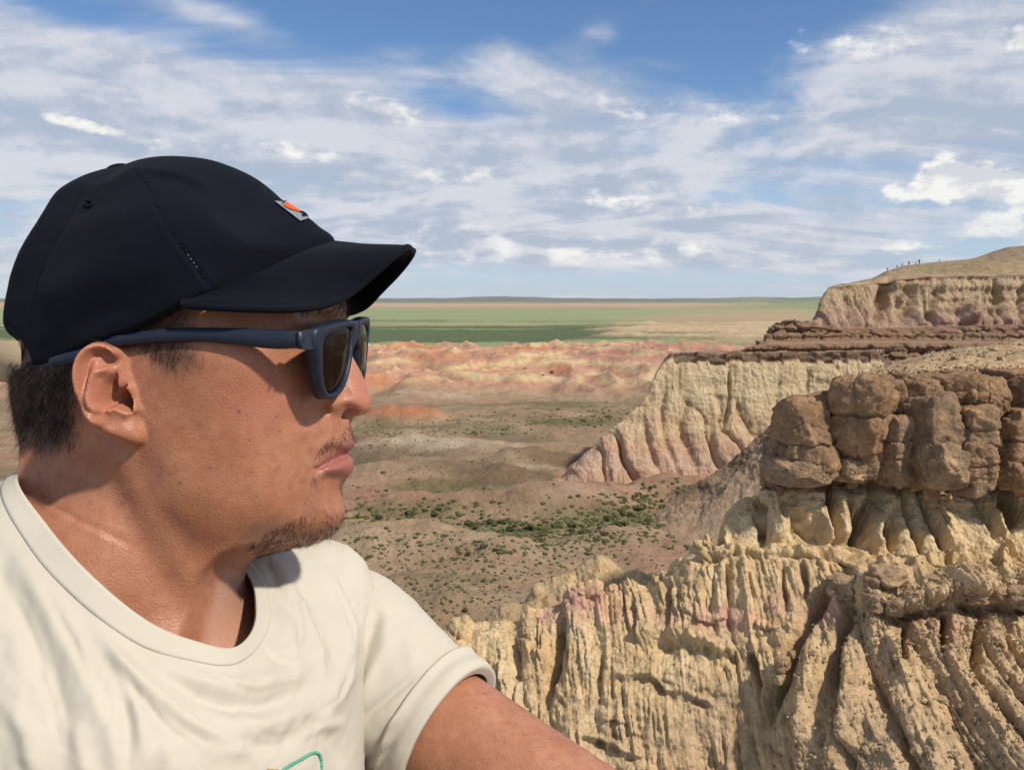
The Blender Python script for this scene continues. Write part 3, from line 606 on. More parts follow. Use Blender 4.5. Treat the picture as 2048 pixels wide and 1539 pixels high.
cc = lerp(cc, PNK, np.clip(1.25 * pk * (0.75 + 0.9 * fbm(s / .8, z / 1.5, 3, 3)), 0, 0.95))
upc = sstep(vv, 5.0, 5.2) * (1 - sstep(vv, 6.0, 6.15)) * sstep(px, 1430, 1450)
cc = lerp(cc, PALE, upc * 0.75); cc = lerp(cc, np.array([.60, .465, .27]), upc * sstep(fbm(s / 2.2, z / 6, 5, 3), 0.0, 0.3) * 0.8)
cc = lerp(cc, np.array([.72, .575, .33]), sstep(vv, 6.2, 7) * (1 - sstep(px, 1440, 1500)) * 0.7)
cc = lerp(cc, BRN, sstep(vv, 5.97, 6.12) * sstep(px, 1500, 1540) * (1 - sstep(vv, 6.95, 7.05)))
cc = lerp(cc, np.array([.53, .39, .235]), top)
cc = lerp(cc, np.array([.42, .295, .175]), top * sstep(fbm(s / 3, P[..., 1] / 5, 8, 4), 0.08, 0.4) * 0.6)
near_cliff = mk('near_cliff', P.reshape(-1, 3), grid_faces(*P.shape[:2]), M_NEAR, attrs={'Col': cc.reshape(-1, 3)})
tag(near_cliff, kind='structure')

# ---- caprock: rounded sandstone blocks, each its own piece of the near cliff
def ico(sub):
    bm_t = (1 + 5 ** .5) / 2
    V = np.array([(-1, bm_t, 0), (1, bm_t, 0), (-1, -bm_t, 0), (1, -bm_t, 0), (0, -1, bm_t), (0, 1, bm_t), (0, -1, -bm_t), (0, 1, -bm_t), (bm_t, 0, -1), (bm_t, 0, 1), (-bm_t, 0, -1), (-bm_t, 0, 1)], float)
    F = [(0, 11, 5), (0, 5, 1), (0, 1, 7), (0, 7, 10), (0, 10, 11), (1, 5, 9), (5, 11, 4), (11, 10, 2), (10, 7, 6), (7, 1, 8), (3, 9, 4), (3, 4, 2), (3, 2, 6), (3, 6, 8), (3, 8, 9), (4, 9, 5), (2, 4, 11), (6, 2, 10), (8, 6, 7), (9, 8, 1)]
    V = [v / np.linalg.norm(v) for v in V]
    for _ in range(sub):
        cache = {}; NF = []
        def midp(a, b):
            k = (min(a, b), max(a, b))
            if k not in cache:
                m = V[a] + V[b]; V.append(m / np.linalg.norm(m)); cache[k] = len(V) - 1
            return cache[k]
        for a, b, c_ in F:
            d, e, f = midp(a, b), midp(b, c_), midp(c_, a); NF += [(a, d, f), (b, e, d), (c_, f, e), (d, e, f)]
        F = NF
    return np.array(V), np.array(F)
ICO5 = ico(5); ICO4 = ico(4); ICO3 = ico(3); ICO2 = ico(2)
def rock(pxc, pyc, rx, ry, d, depth=1.0, square=0.34, seed=0, rough_=0.15, strata=0.06, lean=0.0, parent=None, name='rock_block', color=None, taper=0.0, geo=None, split=()):
    """a weathered block: superellipsoid, layered and pitted; radii in photo pixels at distance d"""
    V, F = geo if geo is not None else ICO5
    sx, sz = rx * d / FPX, ry * d / FPX; sy = sx * depth
    rgk = np.random.default_rng(seed + 100); pw = 3.0 + 4.0 * (1 - square)
    U = V / ((np.abs(V) ** pw).sum(1) ** (1 / pw))[:, None]                       # rounded box
    pn_ = rgk.normal(size=(7, 3)); pn_ /= np.linalg.norm(pn_, axis=1)[:, None]; off_ = rgk.uniform(0.92, 1.2, 7)
    rad = np.linalg.norm(U, axis=1); dirn = U / rad[:, None]; cs_ = dirn @ pn_.T
    U = dirn * np.minimum(rad, np.min(np.where(cs_ > 0.05, off_ / np.maximum(cs_, 0.05), 9.0), axis=1))[:, None]
    U[:, 0] *= 1 + taper * U[:, 2]; U[:, 0] += lean * U[:, 2]
    yw = rgk.uniform(0.25, 0.75) * (1 if rgk.uniform() < .7 else -1); cy_, sy_ = math.cos(yw), math.sin(yw); kx = 1 / (abs(cy_) + .55 * abs(sy_))
    Q = U * (sx * kx, sy * kx, sz); Q = np.stack([Q[:, 0] * cy_ - Q[:, 1] * sy_, Q[:, 0] * sy_ + Q[:, 1] * cy_, Q[:, 2] + .12 * rgk.uniform(-1, 1) * Q[:, 0]], 1) * 1.06; o = seed * 13.7
    n = Q / np.linalg.norm(Q, axis=1)[:, None]
    S = min(sx, sz)
    L = fbm(Q[:, 0] / (S * 1.1) + o, Q[:, 1] / (S * 1.1), Q[:, 2] / (S * 1.1) + o, 5, gain=0.52) * rough_ * 1.5 * S
    L += -np.abs(pnoise(Q[:, 0] / (S * .8) + o, Q[:, 1] / (S * .8), Q[:, 2] / (S * 1.5))) * rough_ * 0.9 * S
    zz_ = Q[:, 2] + 0.25 * S * fbm(Q[:, 0] / S, Q[:, 1] / S, o, 2)
    L += strata * S * np.sin(zz_ / S * 7 + o) * (0.5 + fbm(Q[:, 0] / S, Q[:, 2] / (S * .5), o, 2))
    for kx, kz, ao in ((1.6, 5.0, 0.07), (6.0, 1.0, 0.07)):
        cn_ = pnoise(Q[:, 0] / (S * kx) + o * 1.7, Q[:, 1] / (S * 1.2) + 3.3, Q[:, 2] / (S * kz) + o); L -= ao * S * np.exp(-(cn_ / 0.03) ** 2)
    for zc in split: L -= 0.17 * S * np.exp(-((zz_ / sz - zc) / 0.05) ** 2)
    L += 0.10 * S * fbm(Q[:, 0] / (S * .26) + o, Q[:, 1] / (S * .22), Q[:, 2] / (S * .18), 4, gain=.6)
    Q = Q + n * L[:, None]
    base = BRN if color is None else np.array(color)
    cv = fbm(Q[:, 0] / S + o, Q[:, 1] / S, Q[:, 2] / (S * .6), 4)
    C_ = base * (1 + 0.35 * cv[:, None]); C_ = C_ * (1 - 0.25 * sstep(-cv, .1, .5)[:, None])
    C_ = C_ * 1.05 + sstep(cv, .1, .45)[:, None] * np.array([.10, .05, .016])
    c0 = W(pxc, pyc, d)
    Vw = c0 + np.stack([Q[:, 0], Q[:, 1], Q[:, 2]], 1)
    return mk(name, Vw, F, M_BLOCK, parent=parent, attrs={'Col': C_})
BLK = [  # px, py, rx, ry, distance, keywords
    (1612, 868, 62, 68, 58.4, dict(seed=1, taper=-0.12, lean=-0.12, split=(-0.25,))), (1600, 938, 68, 26, 58.2, dict(seed=2, square=.28, color=[.33, .225, .14])), (1557, 925, 28, 52, 59.2, dict(seed=3, color=[.25, .17, .11])),
    (1725, 830, 60, 74, 57.8, dict(seed=4, taper=0.16, square=.3, split=(0.05,), color=[.33, .205, .115])), (1722, 884, 40, 46, 57.9, dict(seed=41, square=.28, color=[.34, .21, .12], split=(.1,))), (1695, 938, 40, 24, 58.2, dict(seed=5, square=.28, color=[.36, .25, .15])), (1738, 934, 26, 22, 58.0, dict(seed=6, square=.28, color=[.32, .22, .13])),
    (1715, 778, 44, 24, 59.6, dict(seed=7)), (1790, 815, 30, 54, 58.8, dict(seed=8)), (1662, 812, 26, 30, 60.2, dict(seed=81)),
    (1792, 900, 38, 70, 57.8, dict(seed=9, square=.28, taper=-.15, split=(-.2, .35), color=[.33, .225, .14])), (1842, 800, 44, 46, 59.2, dict(seed=10)),
    (1872, 880, 54, 92, 57.2, dict(seed=11, square=.32, color=[.29, .195, .12])), (1885, 930, 44, 46, 55.9, dict(seed=12, color=[.34, .23, .14])), (1905, 790, 48, 40, 59, dict(seed=13)),
    (1955, 870, 38, 56, 56.4, dict(seed=14, split=(-.3, .3), color=[.34, .22, .125])), (1956, 930, 36, 46, 56.1, dict(seed=15, square=.3, split=(.1,), color=[.33, .21, .12])), (1945, 966, 34, 22, 56.3, dict(seed=16, color=[.3, .2, .125])),
    (1975, 800, 40, 46, 58.4, dict(seed=17)), (2030, 880, 34, 60, 57.6, dict(seed=18, split=(0.0,))), (2025, 945, 38, 32, 57.6, dict(seed=19, square=.28)), (2060, 800, 50, 60, 59.5, dict(seed=20)), (2110, 890, 60, 90, 57.5, dict(seed=21)),
    (1530, 955, 10, 20, 59.6, dict(seed=22)), (1575, 842, 20, 20, 60.2, dict(seed=23)), (1640, 800, 24, 14, 61, dict(seed=25)), (1760, 765, 30, 16, 61, dict(seed=26)), (1820, 765, 34, 18, 60.6, dict(seed=27)),
    (2200, 850, 70, 120, 58, dict(seed=28)), (1920, 760, 34, 18, 60.5, dict(seed=29)), (2010, 760, 40, 22, 60.5, dict(seed=30))]
for a in BLK: rock(*a[:5], parent=near_cliff, geo=ICO5 if a[2] > 30 else ICO4, **a[5])
rgb_ = np.random.default_rng(52)
for k_ in range(46):
    bx_ = rgb_.uniform(1560, 2060); by_ = rgb_.uniform(max(775, 815 - (bx_ - 1560) * .3), 985); rr_ = rgb_.uniform(7, 17)
    rock(bx_, by_, rr_, rr_ * rgb_.uniform(.7, 1.4), rgb_.uniform(57.0, 58.6), parent=near_cliff, geo=ICO3, seed=200 + k_, square=.2, rough_=.2, color=np.array([.30, .195, .115]) * rgb_.uniform(.8, 1.25))
# loose boulders and the crust of the rubble shelf
BLD = [(1688, 1172, 30, 22, 52.4, dict(seed=31, color=[.40, .29, .18])), (1565, 1327, 14, 15, 50.0, dict(seed=32, color=[.41, .29, .17])), (1558, 1357, 12, 9, 49.8, dict(seed=33, color=[.44, .33, .2])), (1583, 1308, 8, 8, 50.2, dict(seed=34, color=[.41, .29, .17])),
       (1750, 1200, 24, 18, 50.0, dict(seed=35, color=[.37, .255, .155])), (1790, 1212, 20, 16, 49.6, dict(seed=36, color=[.34, .23, .14])), (1835, 1198, 26, 18, 49.7, dict(seed=37, color=[.38, .265, .16])), (1772, 1150, 34, 18, 50.6, dict(seed=38, color=[.42, .30, .18])),
       (1910, 1178, 22, 20, 49.6, dict(seed=39, color=[.33, .225, .14])), (1950, 1190, 24, 16, 49.5, dict(seed=40, color=[.36, .25, .155])), (1990, 1182, 20, 14, 49.7, dict(seed=42, color=[.38, .27, .165])), (1745, 1165, 18, 14, 50.4, dict(seed=43, color=[.31, .215, .135])), (1742, 1242, 9, 9, 49.6, dict(seed=44, color=[.42, .31, .19])),
       (2040, 1195, 26, 20, 49.6, dict(seed=45, color=[.36, .25, .155])), (1862, 1160, 24, 12, 50.8, dict(seed=46, color=[.40, .29, .18]))]
for a in BLD: rock(*a[:5], parent=near_cliff, geo=ICO4, rough_=0.24, strata=0.09, name='boulder', **a[5])
# pebbles and clods strewn on the rubbly right side and the gravel top: too many to pick apart
def strew(name, n, cond, size, parent, mat, seed, colr):
    rg_ = np.random.default_rng(seed); idx = np.flatnonzero(cond.ravel()); idx = rg_.choice(idx, n)
    C0 = P.reshape(-1, 3)[idx] + rg_.normal(size=(n, 3)) * 0.06
    V, F = ico(1); sz = size * rg_.lognormal(0, .55, n)
    VV = V[None] * (1 + 0.5 * rg_.uniform(-1, 1, (n, len(V), 1))) * sz[:, None, None] * rg_.uniform(.6, 1.3, (n, 1, 3)) + C0[:, None]
    FF = F[None] + (np.arange(n) * len(V))[:, None, None]
    cl = np.repeat(np.array(colr)[None] * rg_.uniform(.6, 1.35, (n, 1)), len(V), 0)
    o = mk(name, VV.reshape(-1, 3), FF.reshape(-1, 3), mat, parent=parent, attrs={'Col': cl}, smooth=False); tag(o, kind='stuff')
strew('rubble', 2600, (left < 0.45) & (vv > 2) & (vv < 4.6) & (px > 1600), 0.05, near_cliff, M_RUBBLE, 5, [.52, .38, .225])
strew('gravel', 1500, (vv > 6.95) & (vv < 8.0) & (px > 1650), 0.055, near_cliff, M_RUBBLE, 6, [.50, .37, .23])

# ---- pale clay mound between the curtain and the valley, and the dark talus behind the caprock
def mound(name, crest, d, depth_back, colr, seed, amp, flute=1.0, mat=None):
    cr = np.array(crest, float); cl = np.arange(cr[0, 0], cr[-1, 0], 2.0); yy = np.interp(cl, cr[:, 0], cr[:, 1])
    k_ = d / 76 * (2.2 if flute < .5 else 1)
    keys = [[(a, b + 420, d - 16 * k_) for a, b in crest], [(a, b + 120, d - 6 * k_) for a, b in crest], [(a, b + 36, d - 2 * k_) for a, b in crest], [(a, b, d) for a, b in crest], [(a, b + 30, d + depth_back) for a, b in crest], [(a, b + 220, d + depth_back * 2.2) for a, b in crest]]
    Q, q = sheet(keys, cl, (10, 30, 30, 14, 8), 6); n = normals(Q, .6); a_, b_ = Q[..., 0], Q[..., 2]
    f = sstep(q, .3, 1) * (1 - sstep(q, 2.8, 3.6) * .7)
    wq = fbm(a_ / 5, b_ / 5, seed, 3)
    Q = Q + n * (f * amp * (flute * (np.clip(np.abs(pnoise(a_ / 2.6 + wq * .5, b_ / 16, seed)) * 2, 0, 1) ** .6 - .5) + (.35 + .7 * (1 - flute)) * fbm(a_ / (.9 + 1.5 * (1 - flute)), b_ / (.9 + 1.5 * (1 - flute)), seed, 5, gain=.6)))[..., None]
    cq = np.array(colr) * (1 + .3 * fbm(a_ / 3, b_ / 3, seed, 4))[..., None]
    o = mk(name, Q.reshape(-1, 3), grid_faces(*Q.shape[:2]), mat or M_NEAR, attrs={'Col': cq.reshape(-1, 3)}); tag(o, kind='structure'); return o
mound('clay_mound', [(1030, 1260), (1070, 1168), (1110, 1152), (1150, 1142), (1175, 1120), (1200, 1110), (1225, 1120), (1245, 1138), (1280, 1143), (1315, 1150), (1350, 1190), (1390, 1260)], 76, 4, [.62, .475, .275], 3.3, 0.8, flute=.5)
mound('clay_spur', [(940, 1320), (970, 1236), (1000, 1214), (1022, 1204), (1050, 1214), (1075, 1192), (1100, 1190), (1140, 1230), (1190, 1300)], 70, 3, [.50, .36, .215], 8.1, 0.7, flute=.6)
cols = np.arange(1230, 1720, 2.0)
TC = [(1230, 1030), (1290, 1006), (1340, 984), (1400, 966), (1440, 940), (1480, 908), (1510, 882), (1550, 842), (1600, 806), (1720, 770)]
P, vv = sheet([[(1230, 1120, 176), (1400, 1120, 176), (1720, 1120, 176)], [(a, b + 62 + max(0, (a - 1450)) * .35, 200) for a, b in TC], [(a, b + 20, 214) for a, b in TC], [(a, b, 220) for a, b in TC], [(a, b + 25, 236) for a, b in TC], [(a, b + 120, 250) for a, b in TC]], cols, (12, 26, 26, 10, 8), 4)
s, z = P[..., 0], P[..., 2]; N = normals(P, .7)
P = P + N * (sstep(vv, .3, 1) * (2.2 * fbm(s / 8, P[..., 1] / 8, z / 8, 5, gain=.62) + 1.2 * np.abs(fbm(s / 2.6, P[..., 1] / 2.6, z / 2.6, 3))))[..., None]
P[:2, :, 2] = np.minimum(P[:2, :, 2], -2)
f_ = sstep(fbm(s / 8, z / 8, 2.1, 4), -.15, .3); cc = lerp(np.broadcast_to(np.array([.38, .27, .18]), P.shape), np.array([.20, .14, .09]), f_ * sstep(vv, 1.4, 2.2)); cc = lerp(cc, np.array([.42, .30, .2]), sstep(-vv, -1.6, -.9))
tag(mk('talus_slope', P.reshape(-1, 3), grid_faces(*P.shape[:2]), M_TALUS, attrs={'Col': cc.reshape(-1, 3)}), kind='structure')

# ================================================================== shrubs on the valley floor
def leaf_material(name, col):
    m, t, b = principled(name)
    oi = t.node('ShaderNodeObjectInfo'); geo = t.node('ShaderNodeNewGeometry')
    n = t.noise(geo.outputs['Position'], 2.5, 3, 0.6)
    f = t.math('ADD', t.math('MULTIPLY', n, 0.7), t.math('MULTIPLY', oi.outputs['Random'], 0.4))
    t.put(b.inputs['Base Color'], t.mix(f, tuple(c * 0.55 for c in col), tuple(c * 1.5 for c in col)))
    b.inputs['Roughness'].default_value = 0.8; b.inputs['Specular IOR Level'].default_value = 0.1
    return m
M_SHRUB = leaf_material('shrub_leaves', (.085, .092, .036))
def shrub_geo(seed, n=70):
    g = np.random.default_rng(seed); V = []; F = []
    lob = [(g.uniform(-.55, .55), g.uniform(-.5, .5), g.uniform(.15, .42), g.uniform(.3, .55)) for _ in range(5)]
    for i in range(n):
        lx, ly, lz, lr = lob[i % 5]; d = g.normal(size=3); d /= np.linalg.norm(d); d[2] = abs(d[2]) * .9 - .1
        c0 = np.array([lx, ly, lz]) + d * lr * g.uniform(.6, 1.0); c0[2] = max(c0[2], .02)
        a = g.normal(size=3); a /= np.linalg.norm(a); b_ = np.cross(a, d); b_ /= np.linalg.norm(b_) + 1e-6; s_ = g.uniform(.12, .24)
        k = len(V); V += [c0 + a * s_, c0 + b_ * s_ * .7, c0 - a * s_, c0 - b_ * s_ * .7]; F.append((k, k + 1, k + 2, k + 3))
    for lx, ly, lz, lr in lob:                                   # dense heart of each lobe
        Vi, Fi = ICO_1; k = len(V); V += list(Vi * lr * .72 * (1 + .25 * g.uniform(-1, 1, (len(Vi), 1))) * (1, 1, .8) + (lx, ly, max(lz, .12)))
        F += [tuple(k + q for q in f) for f in Fi]
    return np.array(V), F
ICO_1 = ico(1)
SH = [new_mesh('shrub', *shrub_geo(k), smooth=False) for k in range(6)]
for m_ in SH: m_.materials.append(M_SHRUB)
rgs = np.random.default_rng(21)
def ground_at(px, py):
    """where the view rays of pixels meet the valley floor"""
    px = np.atleast_1d(np.asarray(px, float)); py = np.atleast_1d(np.asarray(py, float))
    ray = W(px, py, 1.0) - np.array([0, 0, CAMZ]); t = CAMZ / -ray[:, 2]
    for _ in range(5): t = 0.45 * t + 0.55 * (CAMZ - ground_h(ray[:, 0] * t, ray[:, 1] * t)) / -ray[:, 2]
    x, y = ray[:, 0] * t, ray[:, 1] * t; g = np.stack([x, y, ground_h(x, y)], 1)
    return g[0] if len(g) == 1 else g
BELTS = [  # count, centre line of the belt (px), spread px, size px range, group, label
    (115, [(705, 1030), (820, 1035), (930, 1058), (1030, 1072), (1110, 1068), (1200, 1050), (1290, 1040), (1390, 1050), (1420, 1080)], 19, (11, 34), 'shrubs of the green belt across the middle valley', 'olive shrub in the dense belt below the pale cliff'),
    (80, [(715, 1110), (800, 1150), (880, 1190), (940, 1150), (1050, 1130), (1120, 1095), (1250, 1090)], 34, (8, 21), 'shrubs scattered on the near tan slope', 'dark shrub scattered on the tan slope beside the shoulder'),
    (60, [(712, 868), (800, 866), (900, 856), (1000, 852), (1100, 842), (1200, 838), (1235, 828)], 9, (5, 11), 'shrubs of the far green belt', 'far-off shrub in the far green belt below the red hills'),
    (30, [(710, 905), (850, 925), (1000, 940), (1090, 930), (880, 985), (740, 990)], 26, (4, 9), 'shrubs scattered on the brown mounds', 'lone shrub dotted on the brown mounds'),
    (14, [(1240, 1000), (1290, 990), (1350, 1000)], 14, (10, 22), 'shrubs at the foot of the pale cliff', 'shrub in the clump at the foot of the pale cliff')]
def belt_points(n, line, spread):
    ln = catmull(line, 200); k = rgs.integers(0, 200, n)
    return ln[k] + rgs.normal(size=(n, 2)) * (spread * 1.6, spread)
def spot(q): return 690 < q[0] < 1500 and q[1] < 1262
small_V, small_F, small_n = [], [], 0
for n, line, spread, (a, b), grp, lab in BELTS:
    Q = np.array([q for q in belt_points(n, line, spread) if spot(q)])
    for g in ground_at(Q[:, 0], Q[:, 1]):
        big_ = rgs.uniform(0, 1) ** 1.8; sz = (big_ * (b - a) + a) * g[1] / FPX * 0.5; gp = 1024 + FPX * g[0] / g[1]; lo, hi = min(q[0] for q in line), max(q[0] for q in line); third = ('left', 'middle', 'right')[int(np.clip((gp - lo) / (hi - lo) * 3, 0, 2))]
        o = link('shrub', SH[rgs.integers(6)]); o.location = g - (0, 0, sz * 0.08); o.rotation_euler = (0, 0, rgs.uniform(0, 6.28)); k = rgs.uniform(.75, 1.25)
        o.scale = (sz * k, sz * k, sz * rgs.uniform(.75, 1.1)); tag(o, ('large ' if big_ > .45 else 'small ') + lab + ', ' + third + ' part', 'shrub', ('large ' if big_ > .45 else 'small ') + grp + ', ' + third + ' part')
    Q = np.array([q for q in belt_points(n * 12, line, spread * 1.5) if spot(q)])
    for g in ground_at(Q[:, 0], Q[:, 1]):                        # the lesser tufts between them
        sz = rgs.uniform(1.6, a * 1.05) * g[1] / FPX * 0.5
        V, F = ICO_1; V = V * (1 + .35 * rgs.uniform(-1, 1, (len(V), 1))) * (sz, sz, sz * .6) + g
        small_V.append(V); small_F.append(F + small_n); small_n += len(V)
tufts = mk('tufts', np.concatenate(small_V), np.concatenate(small_F), M_SHRUB, smooth=False); tag(tufts, 'low grey-green tufts spread between the valley shrubs', kind='stuff')

# ================================================================== far little things
def plain(name, col, rough=0.7, metal=0.0):
    m, t, b = principled(name); geo = t.node('ShaderNodeNewGeometry')
    n = t.noise(geo.outputs['Position'], 3.0, 3)
    t.put(b.inputs['Base Color'], t.mix(n, tuple(c * .85 for c in col), tuple(min(1, c * 1.12) for c in col))); b.inputs['Roughness'].default_value = rough; b.inputs['Metallic'].default_value = metal
    return m
def box(x0, x1, y0, y1, z0, z1):
    V = np.array([(x, y, z) for z in (z0, z1) for y in (y0, y1) for x in (x0, x1)], float)
    return V, [(0, 2, 3, 1), (4, 5, 7, 6), (0, 1, 5, 4), (2, 6, 7, 3), (0, 4, 6, 2), (1, 3, 7, 5)]
# orange tent among the coloured hills
M_TENT = plain('orange_canvas', (.48, .17, .07)); M_DARK = plain('dark_cloth', (.035, .04, .05)); M_TYRE = plain('tyre_rubber', (.02, .02, .02)); M_CARP = plain('dark_car_paint', (.04, .05, .07), 0.35); M_GLS = plain('car_glass', (.02, .025, .03), 0.1)
g = ground_at(938, 752); tent = empty('tent', g); tag(tent, 'small orange ridge tent pitched before the coloured hills', 'tent')
L, Wd, H = 2.1, 1.5, 1.9
mk('canvas', g + np.array([(-L, -Wd, 0), (L, -Wd, 0), (L, Wd, 0), (-L, Wd, 0), (-L * .85, 0, H), (L * .85, 0, H * .97), (-L, -Wd * 1.05, .9), (L, -Wd * 1.05, .9), (L, Wd * 1.05, .9), (-L, Wd * 1.05, .9)]),
   [(0, 1, 7, 6), (6, 7, 5, 4), (2, 3, 9, 8), (8, 9, 4, 5), (3, 0, 6, 9), (9, 6, 4), (1, 2, 8, 7), (7, 8, 5)], M_TENT, parent=tent, smooth=False)
for (px_, py_), lab in (((1086, 754), 'dark car parked in the red hills, left of two'), ((1104, 752), 'dark car parked in the red hills, right of two')):
    g = ground_at(px_, py_); car = empty('car', g); tag(car, lab, 'car', 'cars parked in the red hills')
    V = 0.8 * np.array([(-.95, -2.2, .35), (.95, -2.2, .35), (.95, 2.2, .35), (-.95, 2.2, .35), (-.95, -2.15, .95), (.95, -2.15, .95), (.95, 2.15, 1.0), (-.95, 2.15, 1.0), (-.8, -1.0, 1.85), (.8, -1.0, 1.85), (.8, 1.95, 1.85), (-.8, 1.95, 1.85), (-.93, -1.45, 1.05), (.93, -1.45, 1.05), (.93, 2.1, 1.05), (-.93, 2.1, 1.05)])
    mk('car_body', g + np.array(V), [(0, 3, 2, 1), (0, 1, 5, 4), (1, 2, 6, 5), (2, 3, 7, 6), (3, 0, 4, 7), (4, 5, 13, 12), (5, 6, 14, 13), (6, 7, 15, 14), (7, 4, 12, 15), (12, 13, 9, 8), (13, 14, 10, 9), (14, 15, 11, 10), (15, 12, 8, 11), (8, 9, 10, 11)], M_CARP, parent=car, smooth=False)
    mk('windscreen', g + np.array([(-.75, -1.40, 1.12), (.75, -1.40, 1.12), (.68, -1.10, 1.72), (-.68, -1.10, 1.72)]) * .8 + (0, -.05, 0), [(0, 1, 2, 3)], M_GLS, parent=car)
    for sx in (-.9, .9):
        for sy in (-1.4, 1.35):
            a = np.linspace(0, 2 * math.pi, 12, endpoint=False); R_ = np.stack([np.zeros(12), np.cos(a) * .36, np.sin(a) * .36 + .36], 1)
            mk('wheel', g + .8 * np.concatenate([R_ + (sx - .1, sy, 0), R_ + (sx + .1, sy, 0)]), [tuple(range(12)), tuple(range(23, 11, -1))] + [(i, i + 12, (i + 1) % 12 + 12, (i + 1) % 12) for i in range(12)], M_TYRE, parent=car, smooth=False)
# tiny walkers on the mesa skyline
from math import cos, sin
def tubes(segs, n=8):
    """one continuous swept surface per chain of (x, y, z, radius)"""
    V, F = [], []
    for ch in segs:
        ch = np.array(ch, float); k0 = len(V)
        for i in range(len(ch)):
            d = ch[min(i + 1, len(ch) - 1), :3] - ch[max(i - 1, 0), :3]; d /= np.linalg.norm(d) + 1e-9
            a = np.cross(d, (0.3, 1, 0.1)); a /= np.linalg.norm(a); b_ = np.cross(d, a)
            for j in range(n):
                t = 2 * math.pi * j / n; V.append(ch[i, :3] + (a * cos(t) + b_ * sin(t)) * ch[i, 3])
        F += [(k0 + i * n + j, k0 + i * n + (j + 1) % n, k0 + (i + 1) * n + (j + 1) % n, k0 + (i + 1) * n + j) for i in range(len(ch) - 1) for j in range(n)]
        F += [tuple(k0 + j for j in range(n))[::-1], tuple(k0 + (len(ch) - 1) * n + j for j in range(n))]
    return np.array(V), F
WALK = [(1758, 'lowest walker on the mesa rim, far left of the row', .9), (1787, 'second walker from the left on the mesa skyline', .8), (1799, 'short walker left of the stout one on the mesa', .8), (1810, 'stout dark walker on the mesa skyline', 1.15), (1827, 'short walker left of the tallest on the mesa', .75), (1836, 'tallest walker on the mesa skyline', 1.3), (1878, 'faint lone walker far right on the mesa skyline', .7)]
sky_rows = (MESA_V[:, 0] > 3.0) & (MESA_V[:, 0] < 5.3)
mp_, mq_, md_ = proj(MESA_P)
for k, (wx_, lab, sc) in enumerate(WALK):
    j = int(np.argmin(np.abs(mp_[len(mp_) // 2] - wx_))); rows_ = np.flatnonzero(sky_rows); i = rows_[np.argmin(mq_[rows_, j])]
    g = MESA_P[i, j]; sc *= 0.86
    man = empty('person', g); tag(man, lab, 'person', 'walkers on the mesa skyline')
    body = [[(-.10, 0, 0, .07), (-.10, .0, .45, .08), (-.09, 0, .85, .11), (0, 0, .95, .17), (0, 0, 1.2, .19), (0, 0, 1.42, .2), (0, 0, 1.5, .09), (0, 0, 1.56, .07), (0, .0, 1.66, .11), (0, 0, 1.76, .05)],
            [(.12, .1, 0, .07), (.11, .05, .45, .08), (.08, 0, .88, .11)], [(-.19, 0, 1.42, .08), (-.26, .02, 1.12, .06), (-.24, -.08, .85, .05)], [(.19, 0, 1.42, .08), (.27, .0, 1.12, .06), (.25, -.1, .86, .05)]]
    V, F = tubes(body); V = V * (1.15 * sc, 1.15 * sc, sc)
    mk('body', g + V - (0, 0, .1), F, M_DARK, parent=man)

